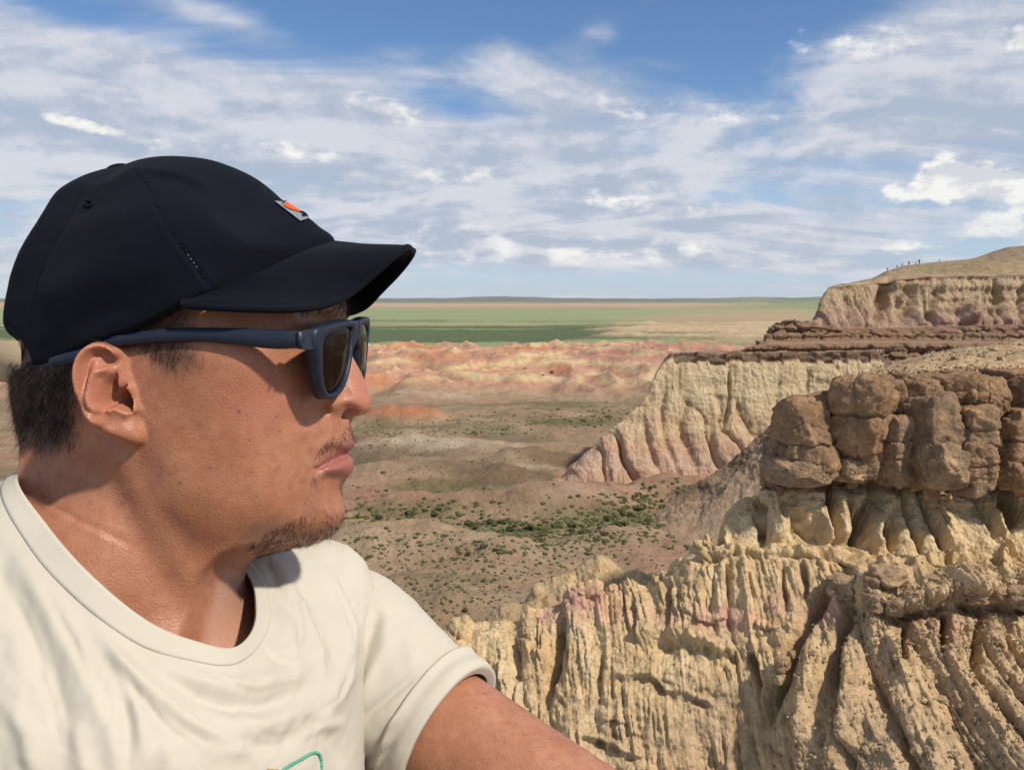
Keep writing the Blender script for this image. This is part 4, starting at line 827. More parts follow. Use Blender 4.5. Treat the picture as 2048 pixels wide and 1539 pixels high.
# ================================================================== the man in the foreground
# built in the frame of the head: x to the right, y away, z up (metres); sagittal plane at y = D0
D0 = 0.55
def C(px, py, h=0.0):
    """pixel + height above the sagittal plane towards the camera (cm) -> head frame"""
    d = D0 - np.asarray(h, float) / 100; px = np.asarray(px, float); py = np.asarray(py, float)
    return np.stack(np.broadcast_arrays((px - 1024) / FPX * d, d, -(py - 769.5) / FPX * d), -1)
def CD(px, py, d): return np.array([(px - 1024) / FPX * d, d, -(py - 769.5) / FPX * d])
def pix(P): return 1024 + FPX * P[..., 0] / P[..., 1], 769.5 - FPX * P[..., 2] / P[..., 1]
def near_pix(P):
    """pixel of a point, or of its mirror image on the near side of the head"""
    h = np.abs(P[..., 1] - D0); d = D0 - h
    return 1024 + FPX * P[..., 0] / d, 769.5 - FPX * P[..., 2] / d, h * 100
def surface_nets(F, o, h):
    """quads of the zero level of F (inside < 0) on a regular grid"""
    nx, ny, nz = F.shape; S = F < 0
    a = np.zeros((nx - 1, ny - 1, nz - 1), np.uint8)
    for i in (0, 1):
        for j in (0, 1):
            for k in (0, 1): a += S[i:nx - 1 + i, j:ny - 1 + j, k:nz - 1 + k]
    act = (a > 0) & (a < 8); ci = np.argwhere(act); idx = np.full(act.shape, -1, np.int32); idx[act] = np.arange(len(ci))
    acc = np.zeros((len(ci), 3)); cnt = np.zeros(len(ci))
    corners = [(i, j, k) for i in (0, 1) for j in (0, 1) for k in (0, 1)]
    val = {c: F[ci[:, 0] + c[0], ci[:, 1] + c[1], ci[:, 2] + c[2]] for c in corners}
    for c in corners:
        for ax in range(3):
            if c[ax]: continue
            e = list(c); e[ax] = 1; e = tuple(e); va, vb = val[c], val[e]; m = (va < 0) != (vb < 0)
            t = np.where(m, va / np.where(m, va - vb, 1), 0); p = np.repeat(np.array(c, float)[None], len(ci), 0); p[:, ax] += t
            acc[m] += p[m]; cnt[m] += 1
    V = (ci + acc / cnt[:, None]) * h + np.asarray(o)
    Q = []
    for ax in range(3):
        b, c = (ax + 1) % 3, (ax + 2) % 3
        sl0 = [slice(1, -1)] * 3; sl1 = [slice(1, -1)] * 3; sl0[ax] = slice(0, -1); sl1[ax] = slice(1, None)
        s0, s1 = S[tuple(sl0)], S[tuple(sl1)]; e = np.argwhere(s0 != s1); flip = s0[s0 != s1]
        e[:, b] += 1; e[:, c] += 1
        def cell(db, dc):
            q = e.copy(); q[:, b] -= db; q[:, c] -= dc; return idx[q[:, 0], q[:, 1], q[:, 2]]
        q = np.stack([cell(1, 1), cell(0, 1), cell(0, 0), cell(1, 0)], 1); q[~flip] = q[~flip][:, ::-1]; Q.append(q)
    Q = np.concatenate(Q); return V, Q[(Q >= 0).all(1)]
def tps(pts, val, X, Z, lam=1e-7):
    """thin-plate spline through scattered values"""
    pts = np.asarray(pts, float) * 10; val = np.asarray(val, float); n = len(pts)
    def U(r2): return np.where(r2 > 1e-12, r2 * np.log(r2 + 1e-12), 0)
    K = U(((pts[:, None] - pts[None]) ** 2).sum(-1)) + lam * np.eye(n); Pm = np.concatenate([np.ones((n, 1)), pts], 1)
    A = np.block([[K, Pm], [Pm.T, np.zeros((3, 3))]]); sol = np.linalg.solve(A, np.concatenate([val, np.zeros(3)]))
    G = np.stack([X.ravel(), Z.ravel()], 1) * 10; out = np.empty(len(G))
    for a in range(0, len(G), 20000):
        g = G[a:a + 20000]; out[a:a + 20000] = U(((g[:, None] - pts[None]) ** 2).sum(-1)) @ sol[:n] + sol[n] + g @ sol[n + 1:]
    return out.reshape(X.shape)
def blur(A, n):
    A = A.copy()
    for _ in range(n):
        B = np.pad(A, 1, mode='edge'); A = (B[:-2, 1:-1] + B[2:, 1:-1] + B[1:-1, :-2] + B[1:-1, 2:] + 2 * B[1:-1, 1:-1]) / 6
    return A
def smin(a, b, k):
    h = np.clip(0.5 + 0.5 * (b - a) / k, 0, 1); return b * (1 - h) + a * h - k * h * (1 - h)
def outline(pts, n=6):
    """pixel outline (px, py, h, R) -> dense closed polygon in (x, z) with the rounding radius at each vertex"""
    q = np.array(pts, float); P = C(q[:, 0], q[:, 1], q[:, 2]); A = np.stack([P[:, 0], P[:, 2], q[:, 3]], 1)
    return catmull(A, len(A) * n, closed=True)
def poly_sdf(X, Z, poly):
    """inside distance (positive) and the rounding radius of the nearest edge"""
    best = np.full(X.shape, 9.0); R = np.zeros(X.shape); n = len(poly)
    for i in range(n):
        a, b = poly[i], poly[(i + 1) % n]; d = b[:2] - a[:2]; t = np.clip(((X - a[0]) * d[0] + (Z - a[1]) * d[1]) / (d @ d + 1e-14), 0, 1)
        r = np.hypot(X - a[0] - t * d[0], Z - a[1] - t * d[1]); m = r < best; best = np.where(m, r, best); R = np.where(m, a[2] + t * (b[2] - a[2]), R)
    return np.where(in_poly(X, Z, poly[:, :2]), best, -best), R
def stroke(X, Z, pts, sig, amp, ends=0.0):
    """a ridge (+) or crease (-) along a pixel polyline (px, py, h); sig and amp in millimetres"""
    q = np.array(pts, float); P = C(q[:, 0], q[:, 1], q[:, 2]); P = np.stack([P[:, 0], P[:, 2]], 1)
    P = catmull(P, 8 * len(P)) if len(P) > 2 else P
    d, al = poly_dist(X, Z, P); k = 1.0
    if ends: k = np.minimum(1, np.minimum(al, 1 - al) / ends * 1.0 + 0.05)
    return amp / 1000 * np.exp(-(d / (sig / 1000)) ** 2) * k
def dot_(X, Z, px, py, h, sx, sz, amp):
    c0 = C(px, py, h); return amp / 1000 * np.exp(-((X - c0[0]) / (sx / 1000)) ** 2 - ((Z - c0[2]) / (sz / 1000)) ** 2)

# ------------------------------------------------------------------ head, neck and shoulders
HEAD = [  # outline of the sagittal section: px, py, h(cm), rounding radius (m)
    (691, 612, 0, .05), (692, 632, 0, .03), (690, 652, 0, .016), (693, 672, 0, .011), (702, 705, 0, .009), (717, 734, 0, .009), (728, 758, 0, .010), (737, 783, 0, .012), (743, 802, 0, .013), (741, 815, 0, .013), (734, 825, 0, .011), (722, 830, 0, .008), (709, 834, 0, .007),
    (702, 843, 0, .011), (702, 858, 0, .014), (706, 872, 0, .014), (710, 882, 0, .015), (708, 892, 0, .015), (701, 900, 0, .015), (694, 907, 0, .015), (701, 913, 0, .016), (706, 922, 0, .017), (707, 932, 0, .017), (704, 944, 0, .017), (695, 955, 0, .017), (685, 966, 0, .018), (681, 980, 0, .020), (685, 1003, 0, .022), (689, 1022, 0, .022),
    (685, 1040, 0, .022), (675, 1057, 0, .022), (655, 1074, 0, .022), (625, 1087, 0, .022), (585, 1095, 0, .025), (545, 1104, 0, .03), (510, 1116, 0, .035), (488, 1135, 0, .05), (474, 1165, 0, .06), (466, 1210, 0, .06), (462, 1290, 0, .06), (460, 1380, 0, .06), (455, 1470, 0, .06), (120, 1470, 2, .06), (85, 1250, 2, .06), (62, 1100, 2, .06), (50, 1010, 2, .06), (46, 950, 2, .06), (50, 900, 2, .06), (42, 840, 2, .06), (32, 780, 2, .06),
    (34, 730, 2, .06), (44, 680, 2, .06), (64, 620, 2, .05), (96, 530, 2, .05), (150, 455, 2, .05), (230, 405, 1, .05), (340, 385, 0, .05), (450, 402, 0, .05), (530, 445, 0, .05), (590, 495, 0, .05), (640, 550, 0, .05), (684, 590, 0, .05)]
HINT = [  # half widths of the head: px, py, h (cm)
    (140, 520, 5.0), (250, 490, 6.4), (380, 500, 6.3), (500, 520, 5.0), (580, 550, 3.8), (110, 640, 4.8), (200, 640, 6.7), (300, 625, 7.2), (400, 620, 7.1), (480, 615, 6.4), (550, 615, 5.5), (620, 610, 4.2), (660, 610, 2.8),
    (590, 640, 5.1), (640, 640, 3.6), (672, 645, 1.8), (320, 700, 7.5), (400, 690, 7.4), (480, 690, 7.0), (540, 685, 6.1), (585, 690, 5.0), (620, 690, 3.6), (650, 685, 2.5), (672, 678, 1.5), (684, 690, 1.0),
    (690, 725, 1.1), (670, 735, 1.9), (640, 740, 3.4), (600, 745, 4.8), (550, 740, 6.0), (490, 745, 6.9), (420, 750, 7.25), (330, 770, 7.3), (710, 765, 1.2), (690, 770, 1.4), (665, 775, 2.1), (640, 780, 3.2), (610, 785, 4.4), (570, 785, 5.4),
    (700, 800, 1.5), (676, 812, 1.9), (660, 812, 2.0), (648, 815, 2.15), (630, 815, 3.5), (605, 820, 4.5), (560, 820, 5.5), (500, 820, 6.4), (420, 830, 6.9), (330, 840, 7.0),
    (690, 850, 1.3), (665, 860, 2.0), (648, 865, 2.3), (628, 865, 3.35), (600, 870, 4.4), (550, 875, 5.55), (480, 880, 6.45), (400, 890, 6.7), (320, 900, 6.8), (240, 890, 6.6),
    (690, 885, 1.35), (665, 900, 2.1), (642, 920, 2.5), (624, 925, 3.25), (600, 920, 4.15), (560, 930, 5.2), (500, 940, 6.1), (420, 950, 6.6), (340, 960, 6.6), (695, 930, 1.25), (670, 940, 2.0), (645, 950, 2.6), (620, 965, 3.2), (580, 975, 4.4),
    (665, 975, 1.9), (640, 990, 2.5), (605, 1005, 3.4), (560, 1005, 4.75), (500, 1005, 5.65), (430, 1010, 6.3), (350, 1010, 6.35), (665, 1020, 1.7), (640, 1035, 2.3), (600, 1045, 3.35), (550, 1050, 4.3), (490, 1050, 5.2), (420, 1050, 5.9),
    (600, 1078, 2.2), (550, 1088, 2.9), (500, 1096, 3.9), (440, 1100, 4.9), (380, 1092, 5.5), (440, 1145, 4.3), (380, 1140, 5.1), (320, 1090, 5.5), (300, 1150, 5.6), (360, 1200, 5.2), (420, 1230, 4.2), (280, 1250, 6.2), (360, 1300, 6.0),
    (260, 1010, 5.8), (180, 1000, 5.8), (110, 980, 5.2), (200, 1080, 6.3), (130, 1080, 6.2), (180, 1200, 7.0), (260, 940, 6.1), (180, 920, 5.8), (110, 900, 5.0), (100, 800, 5.6), (160, 800, 6.6), (230, 800, 7.0), (120, 720, 6.2), (200, 720, 7.2)]
vx = 0.00115
o0 = np.array([-0.338, D0 - 0.121, -0.200]); n0 = np.array([0.266, 0.230, 0.325]); gn = np.ceil(n0 / vx).astype(int)
X = o0[0] + np.arange(gn[0]) * vx; Y = o0[1] + np.arange(gn[1]) * vx; Z = o0[2] + np.arange(gn[2]) * vx
X2, Z2 = np.meshgrid(X, Z, indexing='ij')
q = np.array(HINT, float); Pc = C(q[:, 0], q[:, 1], q[:, 2])
hint = tps(Pc[:, [0, 2]], q[:, 2] / 100, X2, Z2, 2e-5); hint = np.clip(hint, 0.004, 0.085)
dist, Rr = poly_sdf(X2, Z2, outline(HEAD))
# sharpen the nose wing, lips, folds
hint = hint + stroke(X2, Z2, [(645, 800, 2.8), (636, 850, 3.0), (629, 900, 3.1), (624, 950, 3.2)], 3.2, -1.5, .2) + stroke(X2, Z2, [(620, 850, 3.8), (610, 910, 3.9)], 7, 1.0, .2)
hint = hint + dot_(X2, Z2, 640, 705, 3.4, 10, 8, -2.0)                                   # eye socket behind the glasses
hint = hint + stroke(X2, Z2, [(240, 930, 6.5), (300, 1050, 6.2), (390, 1180, 5.4), (440, 1280, 5)], 9, 3.0) + stroke(X2, Z2, [(60, 985, 5), (110, 1018, 6), (180, 1058, 6.8), (260, 1100, 6.8)], 1.3, -1.5, .2)
hint = hint + stroke(X2, Z2, [(440, 1170, 4.4), (425, 1230, 4.6), (415, 1300, 5)], 3.0, -2.2, .2) + stroke(X2, Z2, [(290, 960, 6.7), (330, 1010, 6.5), (420, 1062, 5.5), (520, 1085, 3.5)], 8, .6, .2)
Rr = blur(Rr, 14); q2 = smin(hint ** 2, 2 * Rr * dist * (1 + (np.clip(dist, 0, 1) / (.011 + .03 * sstep(Z2, .035, .06))) ** 3), 5e-5); q2 = blur(q2, 2)
h2 = np.sqrt(np.clip(q2, 0, None))
h2 = h2 + stroke(X2, Z2, [(704, 905, 0), (672, 917, 1.7), (650, 928, 2.4), (628, 940, 2.9)], 1.5, -3.6, .06) + stroke(X2, Z2, [(702, 888, .8), (672, 904, 1.8), (645, 925, 2.6)], 2.4, 1.3, .2) + stroke(X2, Z2, [(702, 930, .8), (675, 934, 1.8), (648, 941, 2.5)], 3.2, 1.0, .2)
h2 = h2 + stroke(X2, Z2, [(692, 957, 1.2), (660, 960, 2.2), (636, 956, 2.7)], 3.0, -1.8, .2) + dot_(X2, Z2, 631, 940, 2.9, 3.5, 3.5, -1.6) + stroke(X2, Z2, [(700, 873, .5), (672, 890, 1.8), (645, 914, 2.6)], 1.3, .5, .2)
h2 = h2 + stroke(X2, Z2, [(668, 788, 2.2), (652, 798, 2.4), (646, 815, 2.4), (652, 833, 2.2)], 1.7, -3.0, .15) + dot_(X2, Z2, 668, 814, 2.0, 5.0, 4.0, 3.0) + stroke(X2, Z2, [(684, 796, 1.6), (694, 790, 1.5)], 3, -1.2)
q2 = np.where(q2 > 0, np.clip(h2, 1e-5, None) ** 2, q2)
gx_, gz_ = np.gradient(q2, vx)
yy = np.abs(Y - D0)[None, :, None]
F = ((yy ** 2 - q2[:, None, :]) / (np.sqrt(gx_ ** 2 + gz_ ** 2)[:, None, :] + 2 * yy + 2e-3)).astype(np.float32)
# nostrils
def ell(c0, r): return lambda: (np.sqrt(((X[:, None, None] - c0[0]) / r[0]) ** 2 + ((np.abs(Y - D0)[None, :, None] - c0[1]) / r[1]) ** 2 + ((Z[None, None, :] - c0[2]) / r[2]) ** 2) - 1) * min(r)
nn = C(700, 827, 0.75); F = np.maximum(F, -ell((nn[0], 0.0075, nn[2] - 0.0005), (0.0068, 0.0038, 0.0044))().astype(np.float32))
# ---- ears: a relief on a plate leaning out from the head
def E(cx, cy, dh=0.0):
    px, py = 130 + cx / 5.495, 640 + cy / 5.495; return (px, py, 7.2 + (272 - px) / 127 * 2.0 + dh)
EAR = [E(*a) for a in ((620, 300), (520, 262), (430, 240), (300, 240), (170, 325), (90, 450), (65, 590), (95, 760), (148, 900), (200, 1030), (290, 1150), (400, 1240), (560, 1310), (680, 1360), (770, 1378), (870, 1345), (908, 1270), (885, 1190), (850, 1100), (860, 950), (800, 700), (720, 520), (680, 380))]
def exz(l): P_ = C(*np.array(l, float).T); return np.stack([P_[:, 0], P_[:, 2]], 1)
ep = exz(EAR); epd = catmull(np.concatenate([ep, np.full((len(ep), 1), .0026)], 1), len(ep) * 5, closed=True)
ed, _ = poly_sdf(X2, Z2, epd)
p0, p1 = C(*E(780, 800)), C(*E(90, 800)); bx = (X2 - p0[0]) / (p1[0] - p0[0])
ebase = 0.0735 + (0.0905 - 0.0735) * np.clip(bx, -0.3, 1.2)
eh = ebase.copy()
def es(l, sig, amp, ends=0.0):
    global eh; eh = eh + stroke(X2, Z2, [E(*a) for a in l], sig, amp, ends)
def edt(cx, cy, sx, sz, amp):
    global eh; eh = eh + dot_(X2, Z2, *E(cx, cy), sx, sz, amp)
es([(640, 420), (560, 340), (470, 292), (370, 285), (260, 330), (175, 430), (140, 580), (150, 760), (185, 900), (235, 1000), (310, 1100), (420, 1180)], 2.6, 6.0, .06)      # helix
es([(560, 420), (500, 365), (400, 345), (300, 395), (238, 480), (222, 600), (208, 760), (210, 880), (262, 990), (340, 1050)], 1.8, -4.2, .1)    # scapha groove
es([(545, 520), (450, 555), (350, 600), (305, 700), (285, 830), (320, 950), (420, 1015)], 2.4, 4.6, .08)                                         # antihelix
es([(345, 590), (360, 500), (400, 420)], 2.4, 1.2, .3)
edt(470, 450, 3.2, 2.8, -4.2)
conch = exz([E(*a) for a in ((590, 555), (520, 610), (430, 680), (385, 780), (365, 880), (395, 960), (470, 990), (560, 960), (650, 985), (740, 1010), (790, 1000), (760, 880), (715, 740), (690, 690), (620, 740), (590, 660))])
cd_, _ = poly_sdf(X2, Z2, np.concatenate([catmull(conch, 80, closed=True), np.ones((80, 1))], 1))
eh = eh - 0.0135 * sstep(cd_, -0.0008, 0.0040); edt(690, 880, 3.6, 4.5, -6.0); es([(600, 690), (520, 790), (440, 830)], 1.6, 2.2, .2)
es([(720, 700), (740, 820), (790, 950), (840, 1020)], 2.3, 4.2, .12)                                                                               # tragus
es([(450, 1000), (560, 965), (660, 1000), (760, 1050)], 2.3, 3.0, .12)                                                                             # antitragus
edt(740, 1230, 5.5, 5.0, 3.0); edt(560, 1180, 6, 4, -0.6); edt(430, 1120, 5, 3, -0.8)
thick = np.sqrt(np.clip(2 * 0.0032 * ed, 0, None)); eback = ebase - 0.0042 + 0.0032 - np.minimum(thick, 0.0042) * 0.9
etop = eh - 0.0036 + np.minimum(thick, 0.0045)
yh = yy
Fe = np.maximum(yh - etop[:, None, :], (eback - 0.002)[:, None, :] - yh); Fe = np.maximum(Fe, (-ed)[:, None, :]).astype(np.float32) * 0.8
# where the ear roots in the head the plate reaches down to it
root = np.maximum(sstep(bx, 0.42, 0.12), (cd_ > -0.0025) * 1.0); Fr = np.maximum(yh - etop[:, None, :], 0.045 - yh); Fr = np.maximum(Fr, (-(ed) + 0.03 * (1 - root))[:, None, :]).astype(np.float32) * 0.8
sub = np.maximum(F, -np.maximum(np.maximum(yh - 0.2, np.minimum(etop - .0005, .072)[:, None, :] - yh), (-np.minimum(cd_, ed))[:, None, :] + 0.0004).astype(np.float32))   # hollow under the concha
F = smin(sub, np.minimum(Fe, Fr), 0.0016)
del Fe, Fr, sub
# ---- chest and trapezius under the shirt
def caps(a, b, ra, rb):
    a = np.asarray(a); b = np.asarray(b); d = b - a; L = d @ d
    t = ((X[:, None, None] - a[0]) * d[0] + (Y[None, :, None] - a[1]) * d[1] + (Z[None, None, :] - a[2]) * d[2]) / L
    t = np.clip(t, 0, 1); r2 = (X[:, None, None] - a[0] - t * d[0]) ** 2 + (Y[None, :, None] - a[1] - t * d[1]) ** 2 + (Z[None, None, :] - a[2] - t * d[2]) ** 2
    return (np.sqrt(r2) - (ra + t * (rb - ra))).astype(np.float32)
T = caps(CD(225, 1140, .530), (-.375, .435, -.18), .046, .052)
T = smin(T, caps(CD(330, 1230, .565), (-.150, .640, -.195), .044, .030), .03)
T = smin(T, caps((-.245, .525, -.215), (-.185, .545, -.215), .078, .066), .03)
F = smin(F, T, .022)
bv, bq = surface_nets(F, o0, vx)
del F, T
# ---- arms (joined to the same body mesh under the sleeves)
def tube_pts(ch, n=40, m=24):
    """smooth swept limb through (x, y, z, r) stations"""
    c_ = catmull(np.array(ch, float), n); V = []
    d = np.gradient(c_[:, :3], axis=0); d /= np.linalg.norm(d, axis=1)[:, None]; up = np.array([0.2, 0.3, 1.0])
    for i in range(n):
        a = np.cross(d[i], up); a /= np.linalg.norm(a); b = np.cross(a, d[i]); t = np.linspace(0, 2 * math.pi, m, endpoint=False)
        V.append(c_[i, :3] + (np.cos(t)[:, None] * a + np.sin(t)[:, None] * b) * c_[i, 3])
    V = np.array(V); F = grid_faces(n, m, True)
    k = n * m; V = np.concatenate([V.reshape(-1, 3), c_[:1, :3], c_[-1:, :3]])
    caps_ = [(k, (j + 1) % m, j, j) for j in range(m)] + [(k + 1, (n - 1) * m + j, (n - 1) * m + (j + 1) % m, (n - 1) * m + (j + 1) % m) for j in range(m)]
    return V, F, [c_f[:3] for c_f in caps_]
ARM_L = [(*CD(640, 1275, .668), .030), (*CD(715, 1340, .652), .042), (*CD(800, 1404, .636), .045), (*CD(892, 1470, .616), .0445), (*CD(1020, 1556, .592), .0425), (*CD(1167, 1650, .568), .040), (*CD(1330, 1760, .545), .041), (*CD(1480, 1850, .52), .035), (*CD(1600, 1900, .50), .028), (*CD(1690, 1935, .485), .027)]
ARM_R = [(-.375, .43, -.185, .044), (-.405, .41, -.26, .050), (-.42, .38, -.34, .045), (-.40, .31, -.425, .042), (-.32, .22, -.43, .041), (-.22, .14, -.40, .033), (-.16, .10, -.37, .027)]
parts = [(bv, bq)]
allV, allF4, allF3, off = [bv], [bq], [], len(bv)
for ch in (ARM_L, ARM_R):
    v_, f_, t_3 = tube_pts(ch, 70, 40); allV.append(v_); allF4.append(f_ + off); allF3 += [tuple(int(i) + off for i in f) for f in t_3]; off += len(v_)
BV = np.concatenate(allV); BF = np.concatenate(allF4)
npx, npy, nh = near_pix(BV); ipx, ipy = pix(BV); isarm = np.arange(len(BV)) >= len(bv)
# skin colour zones: lips, flush of nose, cheek and ear, untanned chest, beard shadow
def soft_in(px, py, poly, s):
    poly = np.array(poly, float); d, _ = poly_dist(px, py, np.concatenate([poly, poly[:1]])); return sstep(np.where(in_poly(px, py, poly), d, -d), -s, s)
lipm = soft_in(npx, npy, [(712, 873), (706, 876), (690, 886), (672, 899), (655, 913), (640, 930), (634, 937), (650, 944), (668, 951), (688, 955), (700, 953), (712, 940)], 3.0) * (~isarm)
red = np.clip(np.exp(-((npx - 725) / 40) ** 2 - ((npy - 800) / 45) ** 2) + .7 * np.exp(-((npx - 520) / 90) ** 2 - ((npy - 790) / 60) ** 2) + .9 * np.exp(-((npx - 190) / 70) ** 2 - ((npy - 760) / 90) ** 2) * (nh > 7.0), 0, 1) * (~isarm)
pale = soft_in(ipx, ipy, [(432, 1175), (452, 1140), (500, 1150), (500, 1310), (400, 1310), (405, 1270)], 9) * (BV[:, 1] < .60) * (~isarm)
beard = np.clip(.42 * soft_in(npx, npy, [(705, 846), (668, 860), (636, 895), (622, 940), (615, 985), (560, 1020), (500, 1050), (480, 1085), (520, 1110), (640, 1095), (700, 1050), (700, 985), (640, 985), (632, 945), (650, 915), (712, 880)], 14) + .35 * soft_in(npx, npy, [(300, 700), (400, 690), (390, 760), (330, 760), (300, 900), (340, 960), (300, 960), (285, 800)], 15), 0, 1) * (~isarm)
hairm = np.clip(soft_in(npx, npy, [(-40, 560), (150, 600), (150, 880), (100, 905), (40, 905), (-40, 880)], 22) + soft_in(npx, npy, [(180, 600), (385, 600), (390, 670), (398, 735), (330, 730), (285, 690), (180, 690)], 24) * .6, 0, 1) * (~isarm) * (1 - sstep(nh, 7.7, 8.0) * (npx > 140)) * (nh < 8.6)
mole = np.zeros(len(BV))
for mx_, my_, mr_ in ((478, 823, 3.4), (282, 831, 3.4), (359, 966, 3.2), (553, 833, 2.4), (560, 862, 2.2), (572, 892, 2.0), (382, 895, 2.2), (500, 880, 2.0), (420, 935, 2.0)):
    mole = np.maximum(mole, np.exp(-((npx - mx_) ** 2 + (npy - my_) ** 2) / mr_ ** 2) * (BV[:, 1] < D0) * (~isarm))
M_SKIN, t, b = principled('tanned_skin')
at = lambda n_: t.node('ShaderNodeAttribute', attribute_name=n_).outputs['Fac']
geo = t.node('ShaderNodeNewGeometry'); p = geo.outputs['Position']
n1 = t.noise(p, 38, 4, .6); n2 = t.noise(p, 160, 4, .6); n3 = t.noise(p, 900, 3, .6)
c0 = t.mix(t.ramp(n1, .32, .70), (.345, .142, .070), (.425, .192, .106))
c0 = t.mix(t.ramp(n2, .40, .72, 0, .50), c0, (.30, .095, .056))
c0 = t.mix(t.math('MULTIPLY', at('red'), .55), c0, (.46, .165, .115))
c0 = t.mix(t.math('MULTIPLY', at('pale'), .5), c0, (.47, .285, .21))
c0 = t.mix(t.math('MULTIPLY', at('beard'), t.ramp(n2, .25, .75, .25, .6)), c0, (.15, .085, .058))
c0 = t.mix(t.math('MULTIPLY', at('hair'), .88), c0, (.022, .016, .013))
lipc = t.mix(n2, (.25, .080, .064), (.33, .115, .095))
c0 = t.mix(t.math('MULTIPLY', at('lip'), .92), c0, lipc)
c0 = t.mix(t.math('MULTIPLY', at('mole'), .85), c0, (.06, .03, .02))
sp_ = t.noise(p, 420, 3, .65); c0 = t.mix(t.ramp(sp_, .56, .74, 0, .30), c0, (.25, .085, .045)); c0 = t.mix(t.ramp(sp_, .24, .40, .22, 0), c0, (.50, .245, .16))
t.put(b.inputs['Base Color'], c0)
t.put(b.inputs['Roughness'], t.ramp(n2, .3, .7, .36, .54)); b.inputs['Specular IOR Level'].default_value = .42
b.inputs['Subsurface Weight'].default_value = .14; b.inputs['Subsurface Radius'].default_value = (1.0, .36, .18); b.inputs['Subsurface Scale'].default_value = .0035
wr = t.noise(t.vmath('MULTIPLY', p, (260, 260, 900)), 1.0, 3, .6)
hb = t.math('ADD', t.math('MULTIPLY', t.voronoi(p, 850, 'F1'), .5), t.math('ADD', t.math('MULTIPLY', n3, .6), t.math('MULTIPLY', wr, .35)))
t.put(b.inputs['Normal'], t.bump(hb, .58, .0005))
base = cam2world(np.array([-.22, .54, -.72]))
man = empty('person', base); tag(man, 'man in cream T-shirt and dark cap, head turned to the right, in the foreground', 'person')
me_faces = [tuple(f) for f in BF.tolist()] + allF3
body = mk('body', cam2world(BV), me_faces, M_SKIN, parent=man, attrs={'lip': lipm, 'red': red, 'pale': pale, 'beard': beard, 'hair': hairm, 'mole': mole})

# ------------------------------------------------------------------ the cap
def fabric(name, col, scale, lint=0.0, var=.12, rough=.9, bump=.0003, sheen=.0):
    m, t, b = principled(name); geo = t.node('ShaderNodeNewGeometry'); p = geo.outputs['Position']
    n = t.noise(p, 30, 4, .6); c_ = t.mix(n, tuple(x * (1 - var) for x in col), tuple(x * (1 + var) for x in col))
    wv = t.math('ADD', t.noise(t.vmath('MULTIPLY', p, (1, 1, 3)), scale, 2, .5), t.math('MULTIPLY', t.noise(p, scale * .3, 3, .6), .8))
    if lint:
        vo = t.voronoi(p, 150, 'F1'); g_ = t.noise(p, 60, 1, .5)
        c_ = t.mix(t.math('MULTIPLY', t.ramp(vo, .03, .06, 1, 0), t.ramp(g_, .60, .66)), c_, (lint, lint, lint * 1.05))
        fz = t.noise(p, 700, 2, .7); c_ = t.mix(t.ramp(fz, .62, .8, 0, .5), c_, tuple(x * 2.0 + .003 for x in col))
    t.put(b.inputs['Base Color'], c_); b.inputs['Roughness'].default_value = rough; b.inputs['Specular IOR Level'].default_value = .12
    if sheen: b.inputs['Sheen Weight'].default_value = sheen; b.inputs['Sheen Roughness'].default_value = .5
    t.put(b.inputs['Normal'], t.bump(wv, .8, bump)); return m
M_CAP = fabric('dark_navy_twill', (.0023, .0038, .0088), 1600, lint=.12, sheen=.02)
M_VISOR = fabric('worn_black_twill', (.0030, .0040, .0078), 1600, lint=.12, sheen=.03)
CROWN = [  # outline: px, py, h, rounding radius
    (26, 757, 3, .05), (42, 732, 2.5, .05), (30, 700, 2, .05), (8, 672, 2, .06), (2, 640, 2, .06), (14, 560, 2, .06), (40, 488, 2, .06), (74, 432, 2, .06), (112, 386, 1.5, .06), (150, 363, 1, .06), (196, 352, 0, .05), (212, 345, 0, .04), (228, 340, 0, .04), (258, 336, 0, .04), (300, 323, 0, .05), (350, 317, 0, .05), (420, 322, 0, .05), (470, 337, 0, .05), (512, 357, 0, .045), (543, 380, 0, .04), (564, 399, 0, .04), (592, 418, 0, .038), (620, 437, 0, .035), (641, 455, 0, .03), (660, 467, 0, .028), (668, 477, 0, .028), (669, 490, 0, .03),
    (660, 560, 0, .03), (560, 720, 0, .04), (300, 800, 0, .05), (90, 800, 3, .05)]
CH = [(100, 745, 5.9), (200, 692, 8.15), (300, 637, 8.45), (360, 607, 8.5), (420, 582, 8.2), (510, 547, 7.2), (600, 508, 4.9), (640, 493, 3.0), (60, 650, 5.2), (120, 620, 7.0), (220, 590, 8.3), (330, 560, 8.5), (440, 530, 7.9), (540, 490, 6.0), (600, 480, 4.2), (90, 520, 5.4), (180, 490, 7.4), (290, 460, 8.0), (400, 440, 7.5), (490, 430, 6.0), (560, 440, 4.0), (150, 420, 5.2), (230, 390, 5.7), (330, 370, 5.6), (430, 375, 4.8), (510, 400, 3.8), (200, 750, 8.0), (400, 680, 8.2), (560, 600, 6)]
cvx = 0.0016; co = np.array([-0.345, D0 - 0.10, -0.02]); cn = np.ceil(np.array([0.24, 0.20, 0.175]) / cvx).astype(int)
X = co[0] + np.arange(cn[0]) * cvx; Y = co[1] + np.arange(cn[1]) * cvx; Z = co[2] + np.arange(cn[2]) * cvx
X2, Z2 = np.meshgrid(X, Z, indexing='ij')
q = np.array(CH, float); Pc = C(q[:, 0], q[:, 1], q[:, 2]); ch = np.clip(tps(Pc[:, [0, 2]], q[:, 2] / 100, X2, Z2, 2e-5), .004, .09)
cd, cR = poly_sdf(X2, Z2, outline(CROWN)); cR = blur(cR, 10)
qc = blur(smin(ch ** 2, 2 * cR * cd * (1 + (np.clip(cd, 0, 1) / .03) ** 3), 2e-4), 2); hc = np.sqrt(np.clip(qc, 0, None))
